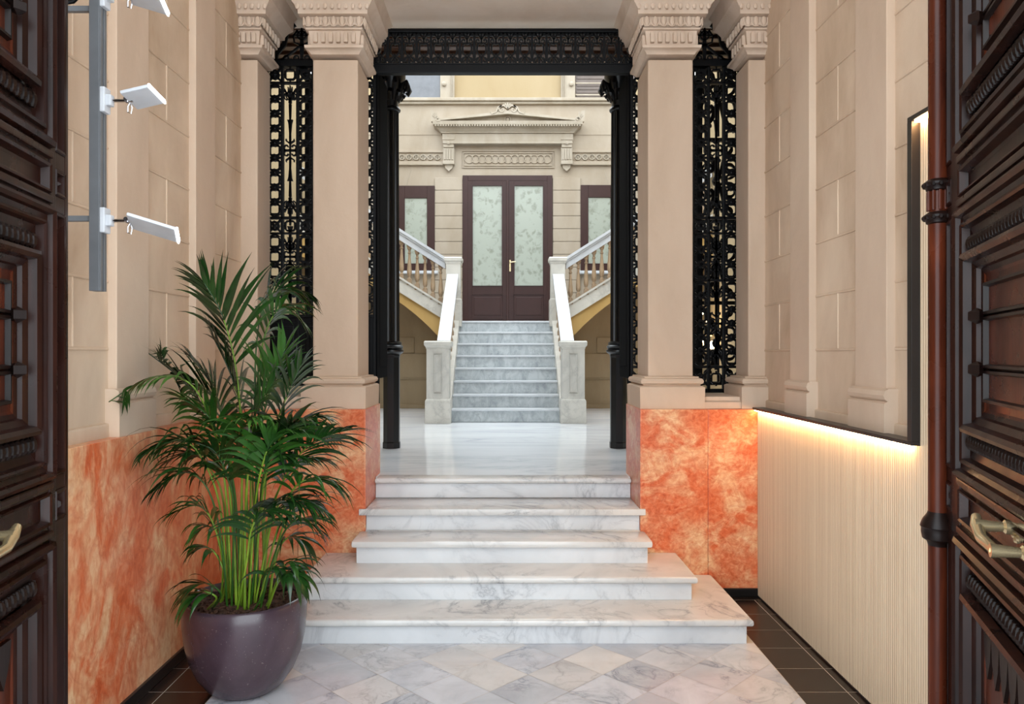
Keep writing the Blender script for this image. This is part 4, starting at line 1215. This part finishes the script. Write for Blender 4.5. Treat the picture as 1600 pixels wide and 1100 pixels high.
def spot(zc, tilt, yaw, label, armdz, HL=0.12, roll=0.0):
    rt = thing('sign_lamp', (px_+0.018, py_, zc), label, 'lamp', 'sign lamps on the aluminium pole')
    X0 = px_+0.018
    mb = MB(); mb.bbox(X0-0.004, X0+0.014, py_-0.022, py_+0.022, zc-0.045, zc+0.045, 0.004); mb.bbox(X0+0.012, X0+0.032, py_-0.014, py_+0.014, zc-0.02, zc+0.02, 0.004)
    mb.build('clamp', M['white_plastic'], rt)
    mb = MB(); ex = X0+0.105; ez = zc+armdz
    mb.tube([(X0+0.025, py_, zc), (X0+0.075, py_, zc), (ex, py_, ez)], 0.006, 8)
    mb.ball((X0+0.085, py_, zc), 0.010); mb.tube([(X0+0.085, py_-0.014, zc+0.004), (X0+0.085, py_+0.014, zc+0.004)], 0.008, 8)
    lp = [(X0+0.10, py_-0.01, zc-0.01), (X0+0.108, py_-0.012, zc-0.03), (X0+0.104, py_-0.012, zc-0.05), (X0+0.092, py_-0.012, zc-0.045), (X0+0.092, py_-0.012, zc-0.025), (X0+0.10, py_-0.01, zc-0.01)]
    mb.tube(lp, 0.0025, 6)
    mb.build('arm', M['chrome'], rt, smooth=0.8)
    Mx = Matrix.Translation((X0+0.09, py_, zc+armdz)) @ Matrix.Rotation(yaw, 4, 'Z') @ Matrix.Rotation(tilt, 4, 'Y') @ Matrix.Rotation(roll, 4, 'X')
    b2 = MB(); b2.bbox(0.0, HL, -0.062, 0.062, -0.005, 0.007, 0.003)
    bmesh.ops.transform(b2.bm, matrix=Mx, verts=b2.bm.verts)
    b2.build('lamp_head', M['white_plastic'], rt)
    b2 = MB(); b2.bbox(HL, HL+0.006, -0.063, 0.063, -0.007, 0.008, 0.001)
    bmesh.ops.transform(b2.bm, matrix=Mx, verts=b2.bm.verts)
    b2.build('light_edge', M['led_white'], rt)
spot(2.505, math.radians(-14), math.radians(2), 'middle of the small white sign lamps on the aluminium pole, seen from below', 0.0, 0.10, math.radians(-8))
spot(2.075, math.radians(16), math.radians(16), 'lowest small white sign lamp near the bottom of the aluminium pole', 0.0, 0.165, math.radians(-14))
spot(2.88, math.radians(12), math.radians(14), 'topmost small white sign lamp cut by the upper edge of the photo', 0.0)

# ================================================================ potted palm
PX, PY = -1.243, 3.55
root = thing('potted_palm', (PX, PY, 0), 'tall bushy green palm in a round plum glazed pot left of the marble steps', 'potted palm')
mb = MB()
prof = [(0.11, 0.0), (0.145, 0.005), (0.178, 0.03), (0.222, 0.09), (0.256, 0.17), (0.274, 0.25), (0.283, 0.33), (0.285, 0.39), (0.282, 0.43), (0.277, 0.441), (0.268, 0.445), (0.258, 0.438), (0.252, 0.40), (0.25, 0.36)]
mb.lathe(prof, (PX, PY, 0), 64); mb.build('pot', M['pot'], root, smooth=0.9)
mb = MB(); mb.lathe([(0.256, 0.395), (0.15, 0.407), (0.0, 0.41)], (PX, PY, 0), 32, cap=False)
rnd = random.Random(3)
for i in range(420):
    a_ = rnd.random()*2*PI; r_ = 0.245*math.sqrt(rnd.random()); l = 0.008+0.016*rnd.random()
    c_ = Vector((PX+r_*math.cos(a_), PY+r_*math.sin(a_), 0.405+0.012*rnd.random()))
    b2 = bmesh.new(); bmesh.ops.create_cube(b2, size=1)
    mt = Matrix.Translation(c_) @ Matrix.Rotation(rnd.random()*6, 4, 'Z') @ Matrix.Rotation(rnd.uniform(-.6, .6), 4, 'X') @ Matrix.Rotation(rnd.uniform(-.6, .6), 4, 'Y') @ Matrix.Diagonal((l*2, l*0.8, 0.006, 1))
    mb.merge(b2, mt); b2.free()
tag(mb.build('bark_mulch', M['mulch'], root), kind='stuff')

def P3(px, py, dy=0.0):
    y = PY+dy
    return Vector(((px-790)*y/1160, y, 1.6+(552-py)*y/1160))
def cr(P, t):
    n = len(P)-1; i = min(int(t*n), n-1); f = t*n-i
    p0 = P[max(i-1, 0)]; p1 = P[i]; p2 = P[i+1]; p3 = P[min(i+2, n)]
    return 0.5*((2*p1)+(p2-p0)*f+(2*p0-5*p1+4*p2-p3)*f*f+(3*p1-p0-3*p2+p3)*f**3)

def leaflet(mb, p, d, nrm, L, wd, droop, rr):
    """lanceolate leaflet from p along d, folded along its midrib"""
    N = 7; prev = None
    side = d.cross(nrm)
    if side.length < 1e-4: side = d.cross(Vector((1, 0, 0)))
    side.normalize()
    pos = p.copy(); dd = d.normalized()
    WDT = [0.25, 0.8, 1.0, 0.95, 0.78, 0.5, 0.2, 0.02]
    for i in range(N+1):
        wv = wd*WDT[i]
        fold = nrm*(-wv*0.25)
        tri = (mb.bm.verts.new(pos-side*wv+fold), mb.bm.verts.new(pos), mb.bm.verts.new(pos+side*wv+fold))
        if prev:
            mb.face([prev[0], prev[1], tri[1], tri[0]]); mb.face([prev[1], prev[2], tri[2], tri[1]])
        prev = tri
        dd = (dd+Vector((0, 0, -1))*droop*(0.4+i/N)*0.32).normalized()
        pos = pos+dd*(L/N)
        if pos.x < -1.70+0.02: pos.x = -1.70+0.02+0.001*i
        nrm = (nrm - dd*nrm.dot(dd)).normalized()
        side = dd.cross(nrm).normalized()

def frond(pts, L, n=17, t0=0.45, bright=False, wd=0.0095, droop=0.5, seed=0, swing=0.0, tipf=0.45):
    rn = random.Random(seed*31+5)
    P = [Vector(p) for p in pts]
    K = 40; wd *= 1.3; n -= 2; droop *= 1.2
    mb = MB()
    base = [cr(P, i/K) for i in range(K+1)]
    mbs = MB(); mbs.tube(base[:int(K*(t0+0.2))+1], [0.0055*(1-0.5*i/K) for i in range(int(K*(t0+0.2))+1)], 7)
    mb.tube(base[int(K*(t0+0.2)):], [0.0032*(1-0.6*i/K) for i in range(K+1-int(K*(t0+0.2)))], 5)
    for i in range(n):
        f = (i+0.5)/n
        t = t0+(1-t0)*f
        p = cr(P, t); d = (cr(P, min(t+0.02, 1))-cr(P, max(t-0.02, 0))).normalized()
        up = Vector((0, 0, 1)); sd = d.cross(up)
        if sd.length < 0.15: sd = d.cross(Vector((0.3, -1, 0)))
        sd.normalize(); nn = sd.cross(d).normalized()
        rot = Matrix.Rotation(swing, 3, d); sd = rot @ sd; nn = rot @ nn
        for s in (-1, 1):
            ln = L*1.4*(0.55+0.45*math.sin(PI*min(1, f*1.25+0.18)))*(1 if f < 0.75 else 1-(f-0.75)*1.3)*rn.uniform(0.85, 1.1)
            ang = 0.95-0.65*f+rn.uniform(-0.12, 0.12)
            dl = (d*math.cos(ang)+sd*s*math.sin(ang)+nn*(0.28-rn.random()*0.22)).normalized()
            nrm = (nn-dl*nn.dot(dl)+sd*(-s)*0.25).normalized()
            leaflet(mb, p, dl, nrm, ln, wd*rn.uniform(0.85, 1.15)*(0.7+0.3*math.sin(PI*f)), droop*rn.uniform(0.7, 1.3), rn)
    o = mb.build('frond', M['leaf_bright'] if bright else M['leaf_mid'] if seed % 3 == 2 else M['leaf'], root, smooth=True)
    inv = o
    mbs.build('frond_stem', M['stem'] if seed % 2 == 0 or seed > 25 else M['stem_dark'], o, smooth=True)

B = lambda dx, dy: Vector((PX+dx*0.95, PY+dy*1.0, 0.40))
F = [
 # tall ones
 (dict(L=0.30, n=19, t0=0.55, swing=0.5, droop=0.25, wd=0.011), [B(-0.03, 0.03), P3(378, 760, 0.05), P3(372, 600, 0.05), P3(350, 500, 0.02), P3(318, 440, -0.03)]),
 (dict(L=0.25, n=18, t0=0.55, swing=-0.5, droop=0.75, wd=0.009), [B(0.04, 0.06), P3(402, 760, 0.1), P3(398, 600, 0.15), P3(408, 490, 0.2), P3(438, 452, 0.25), P3(480, 462, 0.25)]),
 (dict(L=0.17, n=17, t0=0.45, swing=0.1, droop=0.8, bright=True, wd=0.011), [B(-0.05, -0.05), P3(352, 760, -0.1), P3(330, 660, -0.15), P3(295, 598, -0.2), P3(235, 590, -0.25), P3(170, 628, -0.28)]),
 (dict(L=0.24, n=16, t0=0.5, swing=0.3, droop=0.4), [B(-0.06, 0.05), P3(360, 740, 0.08), P3(325, 650, 0.1), P3(285, 595, 0.1), P3(232, 552, 0.08)]),
 (dict(L=0.25, n=17, t0=0.5, swing=-0.4, droop=0.5), [B(0.08, 0.0), P3(425, 800, 0.0), P3(455, 730, -0.03), P3(490, 690, -0.06), P3(540, 672, -0.1)]),
 (dict(L=0.27, n=17, t0=0.5, swing=-0.2, droop=0.3), [B(0.03, 0.04), P3(400, 750, 0.05), P3(410, 660, 0.05), P3(425, 600, 0.05), P3(445, 545, 0.03)]),
 (dict(L=0.25, n=17, t0=0.48, swing=0.3, droop=0.75), [B(-0.08, -0.03), P3(345, 800, -0.08), P3(318, 720, -0.12), P3(285, 688, -0.15), P3(238, 700, -0.18)]),
 (dict(L=0.23, n=15, t0=0.5, swing=0.2, droop=0.8), [B(-0.06, -0.08), P3(345, 840, -0.15), P3(325, 765, -0.18), P3(290, 738, -0.2), P3(248, 760, -0.22)]),
 (dict(L=0.24, n=15, t0=0.5, swing=-0.3, droop=0.8), [B(0.08, -0.05), P3(430, 840, -0.05), P3(455, 770, -0.08), P3(485, 748, -0.1), P3(525, 760, -0.1)]),
 (dict(L=0.20, n=13, t0=0.5, swing=-0.3, droop=0.8, bright=False), [B(0.10, -0.08), P3(425, 880, -0.12), P3(445, 830, -0.14), P3(468, 812, -0.15), P3(498, 826, -0.15)]),
 (dict(L=0.22, n=13, t0=0.48, swing=1.1, droop=0.45, wd=0.011), [B(0.0, -0.06), P3(385, 780, -0.15), P3(392, 690, -0.2), P3(402, 640, -0.24), P3(425, 600, -0.28)]),
 (dict(L=0.24, n=16, t0=0.5, swing=0.3, droop=0.6, wd=0.011), [B(-0.02, -0.02), P3(368, 780, -0.1), P3(350, 700, -0.14), P3(325, 650, -0.18), P3(288, 625, -0.2)]),
 (dict(L=0.24, n=16, t0=0.5, swing=-0.1, droop=0.6, wd=0.011), [B(0.05, -0.02), P3(408, 790, -0.1), P3(425, 710, -0.14), P3(455, 665, -0.18), P3(500, 650, -0.2)]),
 (dict(L=0.26, n=16, t0=0.5, swing=0.1, droop=0.5), [B(-0.03, 0.08), P3(362, 760, 0.1), P3(350, 670, 0.12), P3(335, 610, 0.12), P3(300, 560, 0.1)]),
 (dict(L=0.25, n=16, t0=0.45, swing=0.0, droop=0.6), [B(0.02, 0.0), P3(392, 780, 0.0), P3(388, 720, -0.04), P3(372, 680, -0.1), P3(340, 660, -0.15)]),
 (dict(L=0.24, n=15, t0=0.45, swing=0.0, droop=0.7), [B(0.04, -0.04), P3(405, 810, -0.08), P3(410, 750, -0.12), P3(425, 715, -0.18), P3(455, 712, -0.22)]),
 (dict(L=0.24, n=15, t0=0.5, swing=-0.3, droop=0.45), [B(0.06, 0.08), P3(415, 760, 0.12), P3(430, 670, 0.14), P3(452, 610, 0.14), P3(470, 570, 0.14)]),
 (dict(L=0.20, n=14, t0=0.45, swing=0.0, droop=0.8), [B(-0.04, 0.1), P3(370, 800, 0.12), P3(355, 740, 0.14), P3(330, 712, 0.14), P3(295, 715, 0.12)]),
 # low ones
 (dict(L=0.15, n=8, t0=0.45, swing=0.1, droop=0.9, wd=0.010), [B(-0.12, 0.0), P3(352, 905, -0.1), P3(340, 870, -0.12), P3(322, 855, -0.14), P3(302, 862, -0.16)]),
 (dict(L=0.17, n=8, t0=0.4, swing=0.1, droop=0.6, wd=0.012), [B(-0.14, -0.08), P3(345, 930, -0.2), P3(332, 915, -0.24), P3(312, 912, -0.27), P3(295, 925, -0.3)]),
 (dict(L=0.15, n=8, t0=0.4, swing=-0.1, droop=0.9, wd=0.011), [B(0.12, -0.06), P3(428, 920, -0.12), P3(440, 890, -0.16), P3(455, 878, -0.18), P3(470, 892, -0.2)]),
 (dict(L=0.14, n=7, t0=0.4, swing=-0.1, droop=0.9, wd=0.011), [B(0.08, -0.12), P3(412, 925, -0.2), P3(420, 895, -0.24), P3(432, 885, -0.26), P3(442, 900, -0.28)]),
 (dict(L=0.18, n=10, t0=0.45, swing=0.0, droop=0.8), [B(0.1, 0.05), P3(425, 900, 0.05), P3(440, 850, 0.04), P3(462, 838, 0.02), P3(482, 858, 0.0)]),
 (dict(L=0.16, n=9, t0=0.45, swing=0.0, droop=0.8), [B(-0.08, 0.08), P3(355, 880, 0.05), P3(342, 835, 0.03), P3(322, 822, 0.0), P3(305, 835, -0.03)]),
]
F += [
 (dict(L=0.26, n=17, t0=0.5, swing=0.2, droop=0.35, wd=0.010), [B(0.0, 0.08), P3(385, 760, 0.12), P3(380, 660, 0.14), P3(362, 590, 0.14), P3(335, 530, 0.12)]),
 (dict(L=0.24, n=17, t0=0.45, swing=0.1, droop=0.6, wd=0.011), [B(-0.04, -0.08), P3(365, 800, -0.18), P3(355, 745, -0.22), P3(335, 705, -0.26), P3(300, 690, -0.3)]),
 (dict(L=0.24, n=17, t0=0.45, swing=-0.1, droop=0.6, wd=0.011), [B(0.05, -0.1), P3(398, 800, -0.2), P3(408, 735, -0.25), P3(425, 690, -0.28), P3(458, 672, -0.3)]),
 (dict(L=0.24, n=16, t0=0.5, swing=-0.2, droop=0.6), [B(0.07, 0.03), P3(418, 820, 0.05), P3(438, 760, 0.05), P3(462, 725, 0.04), P3(500, 718, 0.02)]),
 (dict(L=0.22, n=15, t0=0.5, swing=0.0, droop=0.75), [B(-0.09, 0.02), P3(350, 790, 0.0), P3(330, 735, -0.02), P3(300, 708, -0.05), P3(255, 722, -0.08)]),
 (dict(L=0.22, n=16, t0=0.5, swing=-0.3, droop=0.7, wd=0.010), [B(0.03, 0.1), P3(395, 740, 0.15), P3(402, 600, 0.2), P3(415, 520, 0.22), P3(440, 480, 0.22), P3(470, 500, 0.2)]),
 (dict(L=0.22, n=14, t0=0.45, swing=0.0, droop=0.8), [B(0.06, -0.04), P3(415, 860, -0.06), P3(428, 805, -0.1), P3(445, 780, -0.12), P3(475, 785, -0.14)]),
 (dict(L=0.20, n=13, t0=0.45, swing=0.0, droop=0.7, bright=True), [B(-0.02, -0.04), P3(378, 760, -0.1), P3(378, 700, -0.18), P3(385, 660, -0.26), P3(405, 650, -0.34)]),
 (dict(L=0.20, n=14, t0=0.4, swing=0.1, droop=0.7), [B(-0.12, -0.02), P3(348, 880, -0.1), P3(332, 815, -0.14), P3(308, 790, -0.16), P3(272, 800, -0.18)]),
 (dict(L=0.20, n=14, t0=0.4, swing=0.1, droop=0.6), [B(0.0, -0.12), P3(385, 880, -0.22), P3(392, 830, -0.26), P3(408, 800, -0.3), P3(435, 800, -0.33)]),
 (dict(L=0.20, n=14, t0=0.4, swing=0.0, droop=0.8), [B(0.12, 0.0), P3(432, 860, 0.0), P3(452, 800, -0.02), P3(475, 785, -0.04), P3(510, 800, -0.06)]),
 (dict(L=0.17, n=10, t0=0.35, swing=0.1, droop=0.9, wd=0.013), [B(-0.16, -0.1), P3(338, 935, -0.22), P3(322, 925, -0.25), P3(304, 928, -0.28), P3(288, 945, -0.3)]),
 (dict(L=0.18, n=9, t0=0.35, swing=0.0, droop=1.0, wd=0.012), [B(0.14, -0.1), P3(432, 915, -0.2), P3(446, 895, -0.22), P3(460, 895, -0.24), P3(470, 915, -0.25)]),
 (dict(L=0.25, n=17, t0=0.5, swing=0.6, droop=0.5), [B(-0.05, 0.1), P3(365, 760, 0.14), P3(350, 660, 0.18), P3(322, 610, 0.2), P3(275, 590, 0.2)]),
 (dict(L=0.24, n=16, t0=0.5, swing=-0.6, droop=0.6), [B(0.06, 0.12), P3(410, 760, 0.16), P3(430, 700, 0.2), P3(462, 670, 0.22), P3(510, 680, 0.22)]),
]
for i, (kw, pts) in enumerate(F): frond(pts, seed=i, **kw)
# extra bare stems in the clump
for i in range(3):
    rn = random.Random(i+40); dx = rn.uniform(-0.11, 0.11); dy = rn.uniform(-0.1, 0.1)
    p0 = B(dx, dy); p1 = p0+Vector((dx*0.25, dy*0.2, 0.28)); p2 = p1+Vector((dx*0.6, dy*0.4, 0.30))
    MB().tube([cr([p0, p1, p2], k/12) for k in range(13)], [0.0085*(1-0.04*k) for k in range(13)], 7).build('cane', M['stem'], root, smooth=True)
